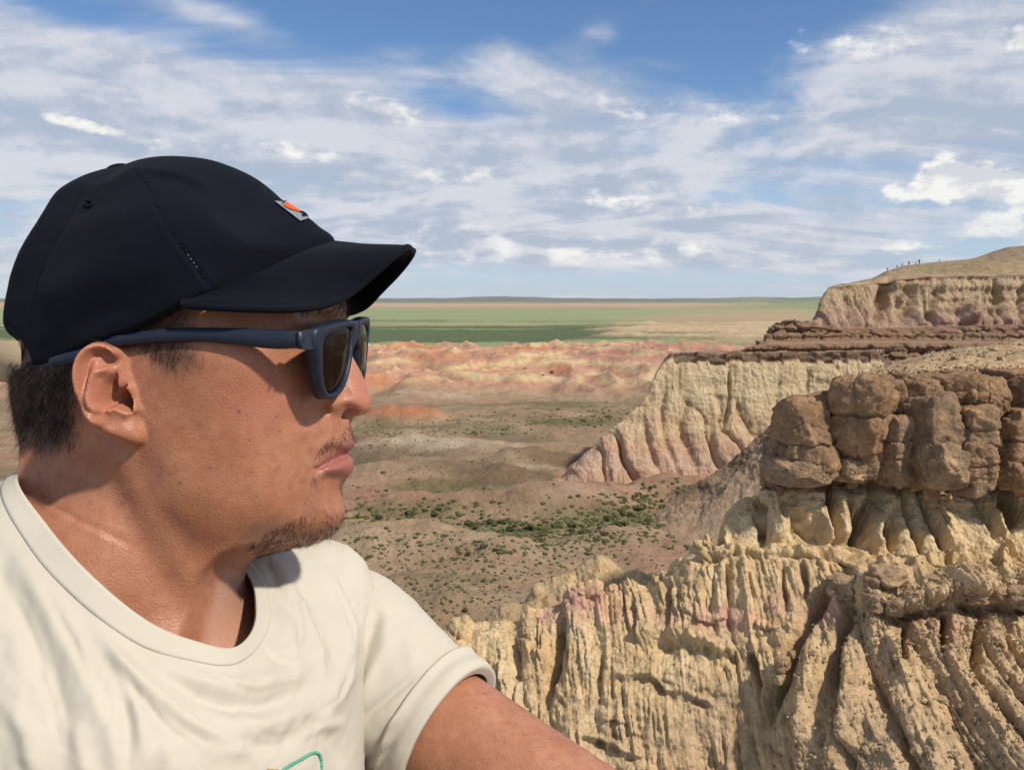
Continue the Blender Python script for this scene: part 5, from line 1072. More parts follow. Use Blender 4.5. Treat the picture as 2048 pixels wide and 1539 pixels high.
# seams, folds and the dent behind the front panel
SEAM = [(252, 340, 1.0), (290, 362, 4.6), (322, 425, 7.2), (360, 490, 8.1), (395, 540, 8.2), (425, 578, 8.2)]
hc = hc + stroke(X2, Z2, SEAM, 1.3, -1.3) + stroke(X2, Z2, [(a - 7, b + 2, h) for a, b, h in SEAM], 2.0, .8) + stroke(X2, Z2, [(a + 8, b - 2, h) for a, b, h in SEAM], 2.0, .5)
hc = hc + stroke(X2, Z2, [(215, 352, 1), (150, 420, 5.2), (90, 530, 5.5), (60, 660, 5.2)], 1.2, -.7)
hc = hc + stroke(X2, Z2, [(300, 345, 3), (350, 352, 4), (390, 362, 4.6), (430, 392, 5)], 4, 2.2, .25) + stroke(X2, Z2, [(300, 352, 3.5), (370, 366, 4.6), (420, 395, 5.4)], 4, -2.0, .25)
hc = hc + stroke(X2, Z2, [(60, 600, 5), (170, 560, 8), (300, 520, 8.3)], 9, 1.4, .3) + stroke(X2, Z2, [(90, 690, 6), (220, 620, 8.3), (330, 570, 8.5)], 7, -1.2, .3) + stroke(X2, Z2, [(120, 460, 6), (230, 430, 7.6), (310, 410, 7.6)], 8, 1.2, .3) + stroke(X2, Z2, [(560, 470, 5), (480, 480, 7), (430, 500, 8)], 8, 1.3, .3) + stroke(X2, Z2, [(500, 390, 4.6), (440, 440, 6.6)], 6, -1.0, .3)
hc = hc + .0011 * fbm(X2 / .035, Z2 / .022, 2.2, 3)
qc = np.where(qc > 0, np.clip(hc, 1e-5, None) ** 2, qc)
gx_, gz_ = np.gradient(qc, cvx); yy = np.abs(Y - D0)[None, :, None]
F = (yy ** 2 - qc[:, None, :]) / (np.sqrt(gx_ ** 2 + gz_ ** 2)[:, None, :] + 2 * yy + 2e-3)
EDGE = np.array([(4, 735, 2), (24, 756, 3.5), (100, 745, 5.9), (200, 692, 8.15), (300, 637, 8.45), (360, 607, 8.5), (420, 582, 8.2), (510, 547, 7.2), (600, 508, 4.9), (640, 494, 3.0), (668, 486, 0)], float)
Pe = C(EDGE[:, 0], EDGE[:, 1], EDGE[:, 2]); zb = np.interp(X, Pe[:, 0], Pe[:, 2])
F = np.maximum(F, (zb[:, None, None] - Z[None, None, :]) * .9).astype(np.float32)
# arched opening at the back above the strap
ab = C(6, 735, 0); F = np.maximum(F, -(np.sqrt((np.abs(Y - D0)[None, :, None] / .036) ** 2 + ((Z[None, None, :] - ab[2]) / .026) ** 2 + 0 * X[:, None, None]) - 1) * .026 - 9 * (X[:, None, None] > ab[0] + .030)).astype(np.float32)
cv, cq = surface_nets(F, co, cvx); del F
cap_base = cam2world(C(330, 600, 0)); cap = empty('cap', cap_base); tag(cap, "dark navy baseball cap with curved visor and grey patch on the man's head", 'cap')
mk('crown', cam2world(cv), cq, M_CAP, parent=cap)
# visor: a bent board, both halves
SEAMV = [(670, 486, 0), (642, 495, 2.7), (600, 510, 4.75), (510, 549, 7.1), (420, 584, 8.1), (362, 607, 8.4)]
EDGEV = [(822, 502, 0), (819, 496, 1.0), (812, 495, 1.7), (803, 500, 2.4), (784, 515, 3.1), (758, 539, 3.5), (721, 571, 3.9), (684, 597, 4.8), (647, 610, 5.9), (591, 618, 7.2), (480, 617, 8.3), (362, 610, 8.6)]
a_ = catmull(C(*np.array(SEAMV, float).T), 60); b_ = catmull(C(*np.array(EDGEV, float).T), 60)
tt = np.linspace(0, 1, 26)[:, None, None]
vis = a_[None] * (1 - tt) + b_[None] * tt
vis[..., 2] += .0012 * np.sin(tt[..., 0] * math.pi) * np.linspace(0, 1, 60)[None]
mir = vis[:, ::-1].copy(); mir[..., 1] = 2 * D0 - mir[..., 1]; mir[..., 2] += .13 * (mir[..., 1] - D0) * tt[..., 0]
full = np.concatenate([mir, vis[:, 1:]], 1); nr_, nc_ = full.shape[:2]
nv = np.cross(np.gradient(full, axis=1), np.gradient(full, axis=0)); nv /= np.linalg.norm(nv, axis=-1, keepdims=True) + 1e-9
if nv[13, nc_ // 2, 2] < 0: nv = -nv
rim = np.minimum(1, (1 - np.linspace(0, 1, 26)) / .05)[:, None, None] ** .5
ridge = .00022 * np.sin(np.linspace(0, 1, 26) * 60)[:, None, None] * 0
topv = full + nv * (.0016 * rim + ridge); botv = full - nv * .0016 * rim
Vv = np.concatenate([topv.reshape(-1, 3), botv.reshape(-1, 3)]); k = nr_ * nc_; Fv = grid_faces(nr_, nc_); Fv2 = Fv[:, ::-1] + k
edge_f = []
for i in range(nc_ - 1): edge_f.append(((nr_ - 1) * nc_ + i, (nr_ - 1) * nc_ + i + 1, k + (nr_ - 1) * nc_ + i + 1, k + (nr_ - 1) * nc_ + i))
mk('visor', cam2world(Vv), np.concatenate([Fv, Fv2, np.array(edge_f)]), M_VISOR, parent=cap)
# piping along the visor seam and the rim, stitches on the panel seam, button, eyelets
def tube_on(path, r, m=8):
    ch_ = [(*p_, r) for p_ in path]; return tubes([ch_], m)
def both(P): Q = np.array(P).copy(); Q[:, 1] = 2 * D0 - Q[:, 1]; return Q
if 'tubes' not in globals():
    from math import cos, sin
    def tubes(segs, n=8):
        V, F = [], []
        for chn in segs:
            chn = np.array(chn, float); k0 = len(V)
            for i in range(len(chn)):
                d = chn[min(i + 1, len(chn) - 1), :3] - chn[max(i - 1, 0), :3]; d /= np.linalg.norm(d) + 1e-9
                a = np.cross(d, (0.3, 1, 0.1)); a /= np.linalg.norm(a); b2 = np.cross(d, a)
                for j in range(n): t_a = 2 * math.pi * j / n; V.append(chn[i, :3] + (a * cos(t_a) + b2 * sin(t_a)) * chn[i, 3])
            F += [(k0 + i * n + j, k0 + i * n + (j + 1) % n, k0 + (i + 1) * n + (j + 1) % n, k0 + (i + 1) * n + j) for i in range(len(chn) - 1) for j in range(n)]
            F += [tuple(k0 + j for j in range(n))[::-1], tuple(k0 + (len(chn) - 1) * n + j for j in range(n))]
        return np.array(V), F
bm_ = b_[::-1] * (1, -1, 1) + (0, 2 * D0, 0); bm_[:, 2] += .13 * (bm_[:, 1] - D0); rp = np.concatenate([bm_, b_[1:]]); V, F_ = tube_on(rp, .0021, 8); mk('visor_rim', cam2world(V), F_, M_VISOR, parent=cap)
# the near face of the crown as a height field, to lay details on it
def on_crown(px, py, lift=0.0):
    """point of the crown's near side seen at a pixel"""
    h = 7.0
    for _ in range(12):
        c0 = C(px, py, h); i = np.clip((c0[0] - X[0]) / cvx, 0, len(X) - 2); j = np.clip((c0[2] - Z[0]) / cvx, 0, len(Z) - 2)
        ii, jj = int(i), int(j); fx, fz = i - ii, j - jj
        hh = (hc[ii, jj] * (1 - fx) * (1 - fz) + hc[ii + 1, jj] * fx * (1 - fz) + hc[ii, jj + 1] * (1 - fx) * fz + hc[ii + 1, jj + 1] * fx * fz) * 100
        h = .5 * h + .5 * hh
    return C(px, py, h + lift)
M_THREAD = fabric('brown_thread', (.018, .012, .016), 2000)
M_THREADP = fabric('pale_thread', (.14, .13, .13), 2000)
sp = catmull([(a, b) for a, b, h in SEAM], 64); sv, sf, kk = [], [], 0
for pale_ in (0, 1):
    segs = []
    for i in range(6, 58, 2):
        if (42 <= i <= 48) != bool(pale_): continue
        p_a, p_b = on_crown(sp[i][0] + 3, sp[i][1], .03), on_crown(sp[i + 1][0] + 3, sp[i + 1][1], .03); segs.append([(*p_a, .00032), (*p_b, .00032)])
    V, F_ = tubes(segs, 5); mk('stitching', cam2world(V), F_, M_THREADP if pale_ else M_THREAD, parent=cap)
def dome(c0, r, hgt, mat, name, nrm):
    nrm = np.array(nrm, float); nrm /= np.linalg.norm(nrm); a = np.cross(nrm, (1, .2, .1)); a /= np.linalg.norm(a); b2 = np.cross(nrm, a); V, F_ = [], []
    for i, ph in enumerate(np.linspace(0, math.pi / 2, 7)):
        for j in range(16): t_a = 2 * math.pi * j / 16; V.append(c0 + (a * math.cos(t_a) + b2 * math.sin(t_a)) * r * math.cos(ph) + nrm * hgt * math.sin(ph))
    F_ = [(i * 16 + j, i * 16 + (j + 1) % 16, (i + 1) * 16 + (j + 1) % 16, (i + 1) * 16 + j) for i in range(6) for j in range(16)]
    return mk(name, cam2world(np.array(V)), F_, mat, parent=cap)
dome(C(238, 342, 0), 0.0085, .0040, M_CAP, 'button', (-.25, 0, 1))
for e_ in ((178, 407),):
    c0 = on_crown(*e_, .0); th = np.linspace(0, 2 * math.pi, 17)
    ring = [on_crown(e_[0] + 7 * math.cos(a), e_[1] + 6 * math.sin(a), .06) for a in th]; V, F_ = tube_on(ring, .0010, 6); mk('eyelet', cam2world(V), F_, M_CAP, parent=cap)
# adjusting strap with its metal slider at the back
M_STRAP = fabric('sand_strap', (.42, .33, .21), 1500); M_BRASS = plain('brass', (.5, .38, .2), .35, .9) if 'plain' in globals() else fabric('brass', (.5, .4, .22), 500)
ang = np.linspace(-1.28, 1.28, 40); cs = C(110, 735, 0)
def strap_pt(a, dz, off): r_ = 1 + off / .04; return np.array([-.264 - .0500 * r_ * math.cos(a), D0 + .0465 * r_ * math.sin(a), .0150 + dz - .003 * (1 - math.cos(a))])
Vs = np.array([[strap_pt(a, dz, off) for a in ang] for dz, off in ((-.012, 0), (-.012, .0014), (.012, .0014), (.012, 0), (-.012, 0))])
strap = mk('strap', cam2world(Vs.reshape(-1, 3)), grid_faces(5, 40), M_STRAP, parent=cap)
Vs = np.array([[strap_pt(a, dz, off) for a in np.linspace(-.72, -.52, 8)] for dz, off in ((-.0145, .001), (-.0145, .003), (.0145, .003), (.0145, .001), (-.0145, .001))])
mk('slider', cam2world(Vs.reshape(-1, 3)), grid_faces(5, 8), M_BRASS, parent=strap)
# woven patch on the front panel, with its mark
M_PATCH = fabric('grey_woven_patch', (.20, .225, .24), 1400); M_ORANGE = fabric('orange_thread', (.80, .105, .02), 1400); M_BLACK = fabric('black_thread', (.012, .012, .016), 1400)
pa, pb = np.array([(562, 404, 0), (577, 420, 0), (594, 432, 0), (622, 440, 0)], float), None
def patch_pt(u, v_, lift):
    """u across (-1 far edge, 1 near edge), v down the panel"""
    pr = catmull(np.array([(570, 406), (588, 418), (603, 427), (616, 438)]), 41)[int(round(v_ * 40))]
    ne = np.array([547, 404]) * (1 - v_) + np.array([599, 444]) * v_
    f = .035 + .965 * abs(u) ** 1.5; m = on_crown(pr[0] * (1 - f) + ne[0] * f, pr[1] * (1 - f) + ne[1] * f)
    if abs(u) < .06: m[1] = D0 - .0012 * (abs(u) / .06)
    m = m + np.array([.62, -.45 * abs(u) ** .5, .62]) * lift / 100
    if u < 0: m[1] = 2 * D0 - m[1]
    return m
def patch_sheet(name, us, vs_, lift, mat, par):
    V = np.array([[patch_pt(u, v_, lift) for u in us] for v_ in vs_]); return mk(name, cam2world(V.reshape(-1, 3)), grid_faces(len(vs_), len(us)), mat, parent=par)
patch = patch_sheet('patch', np.linspace(-1, 1, 25), np.linspace(0, 1, 17), .12, M_PATCH, cap)
def patch_shape(name, pts, lift, mat):
    pts = np.array(pts); c0 = pts.mean(0); V = np.array([[patch_pt(*(c0 + (q_ - c0) * r_), lift) for q_ in pts] for r_ in np.linspace(.02, 1, 9)])
    return mk(name, cam2world(V.reshape(-1, 3)), grid_faces(9, len(pts), True), mat, parent=patch)
th = np.linspace(0, 2 * math.pi, 30, endpoint=False)
patch_shape('emblem', [(.04 + .80 * math.cos(a) * (1 - .12 * math.sin(2 * a)), .36 + .30 * math.sin(a)) for a in th], .20, M_ORANGE)
def patch_line(name, pts, r=.0005):
    P_ = [patch_pt(u, v_, .22) for u, v_ in pts]; V, F_ = tube_on(np.array(P_), r, 5); return mk(name, cam2world(V), F_, M_BLACK, parent=patch)
patch_line('emblem_outline', [(.72, .12), (.50, .06), (.30, .05)], .0004); patch_line('emblem_outline', [(.34, .64), (.16, .70), (.0, .66), (-.2, .60)], .0005)
for L_, u0 in (('A', .56), ('R', .36)):
    st_ = {'A': [[(0, 0), (.07, .12)], [(.07, .12), (.14, 0)], [(.03, .05), (.11, .05)]], 'R': [[(0, 0), (0, .12)], [(0, .12), (.12, .10)], [(.12, .10), (0, .06)], [(.03, .06), (.13, 0)]]}[L_]
    P_ = [[(*patch_pt(u0 - a, .90 - b, .20), .00028) for a, b in s_] for s_ in st_]; V, F_ = tubes(P_, 4); mk('letter', cam2world(V), F_, M_BLACK, parent=patch)

# ------------------------------------------------------------------ sunglasses
M_FRAME, t, b = principled('navy_rubber_plastic'); geo = t.node('ShaderNodeNewGeometry'); n = t.noise(geo.outputs['Position'], 90, 4, .6)
t.put(b.inputs['Base Color'], t.mix(n, (.0058, .0108, .0250), (.0082, .0148, .0320))); b.inputs['Roughness'].default_value = .48; b.inputs['Specular IOR Level'].default_value = .4
t.put(b.inputs['Normal'], t.bump(t.noise(geo.outputs['Position'], 1500, 2, .5), .25, .0002))
M_LENS, t, b = principled('dark_brown_lens'); b.inputs['Base Color'].default_value = (.010, .006, .004, 1); b.inputs['Roughness'].default_value = .06; b.inputs['Specular IOR Level'].default_value = .08; b.inputs['IOR'].default_value = 1.25
gl_base = cam2world(C(690, 700, 0)); glasses = empty('sunglasses', gl_base); tag(glasses, "matte navy wrap sunglasses with dark brown lenses on the man's face", 'sunglasses')
# front: y outwards from the bridge (cm), z up (cm); x follows the face curve
XB = C(708, 690, 0)[0]
def front_pt(y, z, off=0.0, side=1):
    """y, z in cm in the front's own plane; the front sits a little turned and tilted on the face"""
    Yw = -y * side / 100
    return np.array([XB + .0006 - .0068 * (abs(y) / 6.9) ** 2 + .038 * Yw + .0008 * (z - 2) + off, D0 + Yw, z / 100 + .11 * Yw])
OUT = [(0, 4.0), (1.2, 4.08), (2.6, 4.12), (4.4, 4.08), (6.0, 3.98), (6.95, 3.85), (7.2, 3.45), (7.1, 2.75), (6.65, 1.95), (6.3, 1.05), (5.75, .2), (4.9, -.28), (3.6, -.30), (2.45, -.08), (1.6, .55), (1.12, 1.45), (.95, 2.2), (.55, 2.65), (0, 2.75)]
INN = [(1.3, 3.62), (2.7, 3.70), (4.4, 3.56), (5.7, 3.36), (6.2, 3.0), (6.15, 2.1), (5.9, 1.15), (5.4, .34), (4.7, .02), (3.7, .0), (2.75, .22), (1.93, .8), (1.42, 1.62), (1.2, 2.5), (1.15, 3.2)]
o_c = catmull(OUT, 73); i_c = catmull(INN, 72, closed=True)
def ring_loft(rings, closed_rows=True):
    V = np.concatenate(rings); n = len(rings[0]); m = len(rings)
    return V, [(r * n + i, r * n + (i + 1) % n, ((r + 1) % m) * n + (i + 1) % n, ((r + 1) % m) * n + i) for r in range(m if closed_rows else m - 1) for i in range(n)]
# the front as a swept rim: for each lens a ring between inner edge and outer edge; outer edge found by rays from the lens centre
def rim(side):
    cen = np.array([3.7, 1.7]); rings = [[] for _ in range(8)]
    outer = np.concatenate([o_c, [[-.02, 2.75], [-.02, 4.05]]])
    for p_ in i_c:
        d = p_ - cen; d /= np.linalg.norm(d); s_ = np.linspace(0, 9, 600); q_ = cen + d * s_[:, None]
        ins = in_poly(q_[:, 0], q_[:, 1], outer); e_ = q_[np.flatnonzero(ins)[-1]]
        w_ = e_ - p_; edge_pts = [(0, -.0028), (0.0, -.0002), (.08, .0009), (.5, .0013), (.92, .0007), (1.0, -.0008), (1.01, -.0052), (.5, -.0050)]
        for k_, (f, of) in enumerate(edge_pts):
            y_, z_ = p_ + w_ * f; pt = front_pt(y_, z_, of, side)
            rings[k_].append(pt)
    return ring_loft([np.array(r_) for r_ in rings])
for side in (1, -1):
    V, F_ = rim(side); mk('rim', cam2world(V), F_, M_FRAME, parent=glasses)
    cen = np.array([3.75, 1.65]); rows = []
    for f in np.linspace(0, 1.03, 12): rows.append([front_pt(*(cen + (p_ - cen) * f), -.0012 + .0022 * (1 - f ** 2), side) for p_ in i_c])
    V = np.array(rows).reshape(-1, 3)
    mk('lens', cam2world(V), grid_faces(12, len(i_c), True), M_LENS, parent=glasses)
    # temple: from the hinge block back over the ear
    top = [(610, 660, 7.25), (590, 660, 7.45), (540, 658, 7.5), (480, 656, 7.6), (400, 655, 7.7), (320, 657, 7.8), (270, 661, 7.85), (235, 668, 8.0), (212, 678, 7.9), (170, 695, 7.6), (130, 706, 7.3), (100, 715, 7.0)]
    bot = [(610, 697, 7.25), (590, 696, 7.45), (540, 697, 7.5), (480, 690, 7.6), (400, 683, 7.7), (320, 684, 7.8), (270, 688, 7.85), (235, 692, 8.0), (212, 700, 7.9), (170, 718, 7.6), (130, 728, 7.3), (100, 732, 7.0)]
    A = catmull(C(*np.array(top, float).T), 50); B = catmull(C(*np.array(bot, float).T), 50); sect = [(0, 0), (.12, .0011), (.5, .0015), (.88, .0011), (1, 0), (1, -.0022), (.5, -.0030), (0, -.0022)]
    rows = []
    for f, of in sect: r_ = A * (1 - f) + B * f; r_ = r_ + np.array([0, -of, 0]); rows.append(r_)
    V = np.array(rows).transpose(1, 0, 2)
    if side < 0: V[..., 1] = 2 * D0 - V[..., 1]
    V = V.reshape(-1, 3); n = 50; m = 8; F_ = [tuple(f) for f in grid_faces(n, m, True).tolist()] + [tuple(range(m)), tuple(range((n - 1) * m, n * m))]
    tm = mk('temple', cam2world(V), F_, M_FRAME, parent=glasses)
    # hinge block joining temple and front, with its seam
    hb = [(604, 660, 7.45), (622, 658, 7.2), (640, 653, 6.85), (638, 694, 6.85), (622, 699, 7.2), (604, 697, 7.45)]
    hp = C(*np.array(hb, float).T); inn = hp + np.array([-.003, .0040, 0]); V = np.concatenate([hp, inn])
    if side < 0: V[:, 1] = 2 * D0 - V[:, 1]
    F_ = [(0, 1, 4, 5), (1, 2, 3, 4), (6, 11, 10, 7), (7, 10, 9, 8)] + [(i, (i + 1) % 6, (i + 1) % 6 + 6, i + 6) for i in range(6)]
    mk('hinge', cam2world(V), F_, M_FRAME, parent=tm, smooth=False)
    sl = [(597, 661, 7.52), (597, 695, 7.52)]; V, F_ = tubes([[(*C(*sl[0]), .0005), (*C(*sl[1]), .0005)]], 6); V = V + np.array([0, -.0014, 0])
    if side < 0: V[:, 1] = 2 * D0 - V[:, 1]
    mk('joint_line', cam2world(V), F_, M_BLACK, parent=tm)

# ------------------------------------------------------------------ T-shirt
M_SHIRT = fabric('cream_cotton_jersey', (.50, .455, .37), 900, var=.05, rough=1.0, bump=.00012)
M_GREENT = fabric('green_thread', (.10, .36, .22), 1200); M_BROWNT = fabric('brown_thread_print', (.42, .30, .12), 1200)
COLLAR = np.array([CD(*a) for a in ((35, 955, .500), (100, 1060, .468), (190, 1160, .450), (300, 1248, .446), (400, 1288, .452), (465, 1298, .466), (503, 1265, .495), (512, 1215, .525), (497, 1155, .560), (430, 1090, .600), (280, 1000, .625), (110, 930, .580))])
R1 = np.array([(-.32, .47, -.085), (-.29, .42, -.125), (-.245, .402, -.155), (-.20, .398, -.172), (-.16, .41, -.178), (-.13, .44, -.182), (-.113, .50, -.178), (-.110, .57, -.157), (-.141, .62, -.115), (-.19, .66, -.115), (-.275, .665, -.105), (-.34, .57, -.085)])
R2 = np.array([(-.36, .455, -.145), (-.345, .40, -.19), (-.27, .385, -.24), (-.20, .385, -.25), (-.15, .405, -.25), (-.112, .45, -.245), (-.098, .53, -.24), (-.100, .60, -.20), (-.103, .655, -.150), (-.17, .70, -.15), (-.28, .68, -.16), (-.36, .56, -.15)])
R3 = np.array([(-.385, .46, -.33), (-.365, .40, -.36), (-.28, .365, -.37), (-.20, .37, -.37), (-.145, .40, -.37), (-.108, .45, -.37), (-.098, .53, -.37), (-.105, .60, -.36), (-.12, .665, -.35), (-.19, .71, -.35), (-.29, .67, -.35), (-.37, .56, -.34)])
R4 = R3 + np.array([0, 0, -.17]); ctr = R4.mean(0); R4 = ctr + (R4 - ctr) * (.97, .97, 1); R5 = R4 + np.array([0, 0, -.16]); ctr = R5.mean(0); R5 = ctr + (R5 - ctr) * (1.05, 1.05, 1)
NCOL = 288
rings = [catmull(r_, NCOL, closed=True) for r_ in (COLLAR, R1, R2, R3, R4, R5)]
SH_ = np.array([catmull(np.array([r_[i] for r_ in rings]), 230) for i in range(NCOL)]).transpose(1, 0, 2)     # rows x columns
def grid_normals(P):
    a = np.gradient(np.concatenate([P[:, -1:], P, P[:, :1]], 1), axis=1)[:, 1:-1]; b = np.gradient(P, axis=0); n = np.cross(a, b); return n / (np.linalg.norm(n, axis=-1, keepdims=True) + 1e-12)
N_ = grid_normals(SH_); cc_ = SH_[100].mean(0)
if ((SH_[100] - cc_) * N_[100]).sum() < 0: N_ = -N_
px, py = pix(SH_); near = (SH_[..., 1] < .64)
def fold(pts, wid, amp, ends=.25, sharp=0.0):
    amp = amp * .72; wid = wid * 1.05
    d, al = poly_dist(px, py, catmull(np.array(pts, float), 12 * len(pts))); k = np.clip(np.minimum(al, 1 - al) / max(ends, 1e-3), 0, 1) ** .7
    return amp / 1000 * k * np.exp(-(d / wid) ** 2)
dz = np.zeros(px.shape)
for pts, wid, amp in (([(10, 1050), (90, 1180), (170, 1330), (230, 1470), (250, 1560)], 26, 6), ([(-20, 1120), (50, 1230), (110, 1380), (150, 1539)], 24, -5), ([(60, 1120), (140, 1270), (210, 1400), (240, 1500)], 15, -4),
                      ([(180, 1230), (250, 1330), (330, 1420), (430, 1480), (520, 1500)], 22, 7), ([(230, 1330), (290, 1400), (380, 1465), (470, 1500)], 15, -6), ([(205, 1260), (250, 1350), (280, 1440), (290, 1539)], 14, 4), ([(240, 1390), (255, 1460), (250, 1539)], 14, -4),
                      ([(300, 1310), (400, 1360), (500, 1370), (590, 1340), (650, 1290)], 22, 5), ([(320, 1345), (420, 1400), (520, 1410), (620, 1370)], 16, -4.5), ([(420, 1440), (520, 1450), (620, 1420)], 18, 3.5), ([(440, 1480), (540, 1490), (600, 1470)], 14, -3),
                      ([(530, 1200), (570, 1260), (590, 1340)], 18, 4), ([(560, 1150), (610, 1230), (640, 1320), (650, 1420)], 16, 4.5), ([(590, 1160), (640, 1240), (665, 1340)], 12, -4), ([(640, 1130), (690, 1220), (695, 1320), (670, 1430)], 15, 4.5), ([(665, 1150), (715, 1230), (715, 1330)], 11, -4),
                      ([(530, 1120), (560, 1180)], 10, -3), ([(610, 1430), (660, 1480), (680, 1539)], 14, -4), ([(600, 1470), (650, 1455), (690, 1440)], 9, 2.5), ([(700, 1250), (660, 1390), (650, 1460)], 12, 3), ([(20, 1400), (60, 1480), (70, 1560)], 24, 5), ([(330, 1480), (350, 1560)], 22, 4), ([(150, 1450), (170, 1560)], 18, 4)):
    dz = dz + fold(pts, wid, amp)
for pts, amp in (([(240, 1330), (275, 1395), (290, 1460)], -2.2), ([(262, 1365), (320, 1440), (400, 1500)], -2.0), ([(420, 1350), (500, 1385), (590, 1365)], -1.6), ([(610, 1200), (640, 1270), (650, 1350)], -2.0), ([(655, 1160), (690, 1230), (700, 1300)], -2.0), ([(585, 1190), (600, 1250), (595, 1320)], -1.5), ([(100, 1200), (150, 1290), (180, 1380)], -1.8), ([(60, 1300), (100, 1400), (120, 1500)], -1.8),
                 ([(480, 1440), (540, 1470), (610, 1460)], -1.5), ([(640, 1420), (670, 1390), (690, 1330)], -1.6), ([(20, 1180), (60, 1260), (90, 1350)], -1.6), ([(330, 1320), (390, 1350), (440, 1358)], -1.4), ([(520, 1290), (560, 1330), (620, 1340)], -1.3)):
    dz = dz + fold(pts, 5.0, amp) + fold([(a + 7, b - 3) for a, b in pts], 7.0, -amp * .7)
rowf = np.linspace(0, 1, 230)[:, None]
dz = dz * sstep(rowf, .015, .07) * near + sstep(rowf, .02, .1) * (.0024 * fbm(px / 130, py / 170, 3.3, 3) + .0012 * ridged(px / 95 + py / 240, py / 300 - px / 420, 5.1, 4, gain=.6) + .0008 * fbm(px / 22, py / 30, 1.7, 4, gain=.6))
SH_ = SH_ + N_ * dz[..., None]
tshirt = mk('t_shirt', cam2world(SH_.reshape(-1, 3)), grid_faces(230, NCOL, True), M_SHIRT, parent=man)
# neckband: a doubled strip with a rolled edge
band_rows = []
nb = grid_normals(SH_); nb = nb if ((SH_[100] - cc_) * nb[100]).sum() > 0 else -nb
for r_i, lift in ((0, -.0012), (0, .0001), (0, .0006), (1, .0009), (3, .0010), (5, .0009), (6, .0008), (7, .0006), (7, .0000)): band_rows.append(SH_[r_i] + nb[max(r_i, 2)] * lift + (np.array([0, 0, .0009]) if r_i == 0 else 0))
inner = SH_[9] - nb[9] * .003; band_rows = [inner] + band_rows
mk('neckband', cam2world(np.array(band_rows).reshape(-1, 3)), grid_faces(len(band_rows), NCOL, True), M_SHIRT, parent=tshirt)
# inside of the shirt, seen beyond the neck
# sleeves
def sleeve(ch, folds, n=90, m=96, cuff=True, seed=0):
    c_ = catmull(np.array(ch, float), n); d = np.gradient(c_[:, :3], axis=0); d /= np.linalg.norm(d, axis=1)[:, None]; up = np.array([0.1, 0.15, 1.0]); th = np.linspace(0, 2 * math.pi, m, endpoint=False); P = []
    for i in range(n):
        a = np.cross(d[i], up); a /= np.linalg.norm(a); b2 = np.cross(a, d[i]); P.append(c_[i, :3] + (np.cos(th)[:, None] * a + np.sin(th)[:, None] * b2) * c_[i, 3])
    P = np.array(P); nn_ = grid_normals(P); nn_ = nn_ if ((P[n // 2] - P[n // 2].mean(0)) * nn_[n // 2]).sum() > 0 else -nn_
    sx_, sy_ = pix(P); dd_ = np.zeros(sx_.shape)
    for pts, wid, amp in folds:
        q_, al = poly_dist(sx_, sy_, catmull(np.array(pts, float), 12 * len(pts))); k = np.clip(np.minimum(al, 1 - al) / .25, 0, 1) ** .7; dd_ += amp / 1000 * k * np.exp(-(q_ / wid) ** 2)
    dd_ += .0018 * fbm(sx_ / 80, sy_ / 80, seed + .5, 3) + .0005 * fbm(sx_ / 20, sy_ / 26, seed + 1.5, 3)
    f = np.linspace(0, 1, n)[:, None]; dd_ = dd_ * (1 - sstep(f, .86, .95))
    P = P + nn_ * dd_[..., None]
    o = mk('sleeve', cam2world(P.reshape(-1, 3)), grid_faces(n, m, True), M_SHIRT, parent=tshirt)
    # turned-up cuff
    rows = []; w0 = int(n * .80)
    prof = [(n - 1, -.0045), (n - 1, .0002), (n - 1, .0030)] + [(int(i), .0036 + .0008 * math.sin(k_)) for k_, i in enumerate(np.linspace(n - 2, w0 + 1, 9))] + [(w0, .0030), (w0, .0002)]
    ax = d[n - 1]
    for k_, (i, l) in enumerate(prof):
        wob = (.0022 * fbm(np.cos(th) * 1.6 + 3, np.sin(th) * 1.6, .7, 3))[:, None] * (1 if i < n - 1 else .4)
        rows.append(P[i] + nn_[i] * (l + wob * (.8 if l > .001 else 0)) + (ax * .0012 if l > .0001 and i == n - 1 else 0) + ax * (.0035 * fbm(np.cos(th) * 1.2, np.sin(th) * 1.2, 2.2, 2))[:, None] * (1 if i == w0 else .3))
    if cuff: mk('cuff', cam2world(np.array(rows).reshape(-1, 3)), grid_faces(len(rows), m, True), M_SHIRT, parent=o)
    return o
SL = [(*CD(600, 1232, .672), .050), (*CD(655, 1278, .664), .060), (*CD(715, 1333, .652), .0625), (*CD(790, 1390, .637), .0565), (*CD(850, 1432, .626), .0515), (*CD(898, 1466, .616), .0495)]
sleeve(SL, [([(700, 1400), (730, 1300), (760, 1210)], 10, -4.5), ([(715, 1420), (750, 1330), (790, 1260)], 10, 3), ([(710, 1450), (780, 1390), (850, 1330)], 9, -3), ([(720, 1500), (790, 1440), (860, 1390)], 9, 2.5), ([(700, 1539), (770, 1500), (830, 1470)], 8, -2.5), ([(745, 1180), (770, 1240), (760, 1300)], 9, 3), ([(780, 1230), (820, 1290), (830, 1350)], 12, 2)], seed=1)
SR = [(-.335, .455, -.145, .055), (-.37, .43, -.175, .064), (-.395, .415, -.23, .062), (-.41, .40, -.285, .060), (-.415, .39, -.315, .058)]
sleeve(SR, [], seed=7)
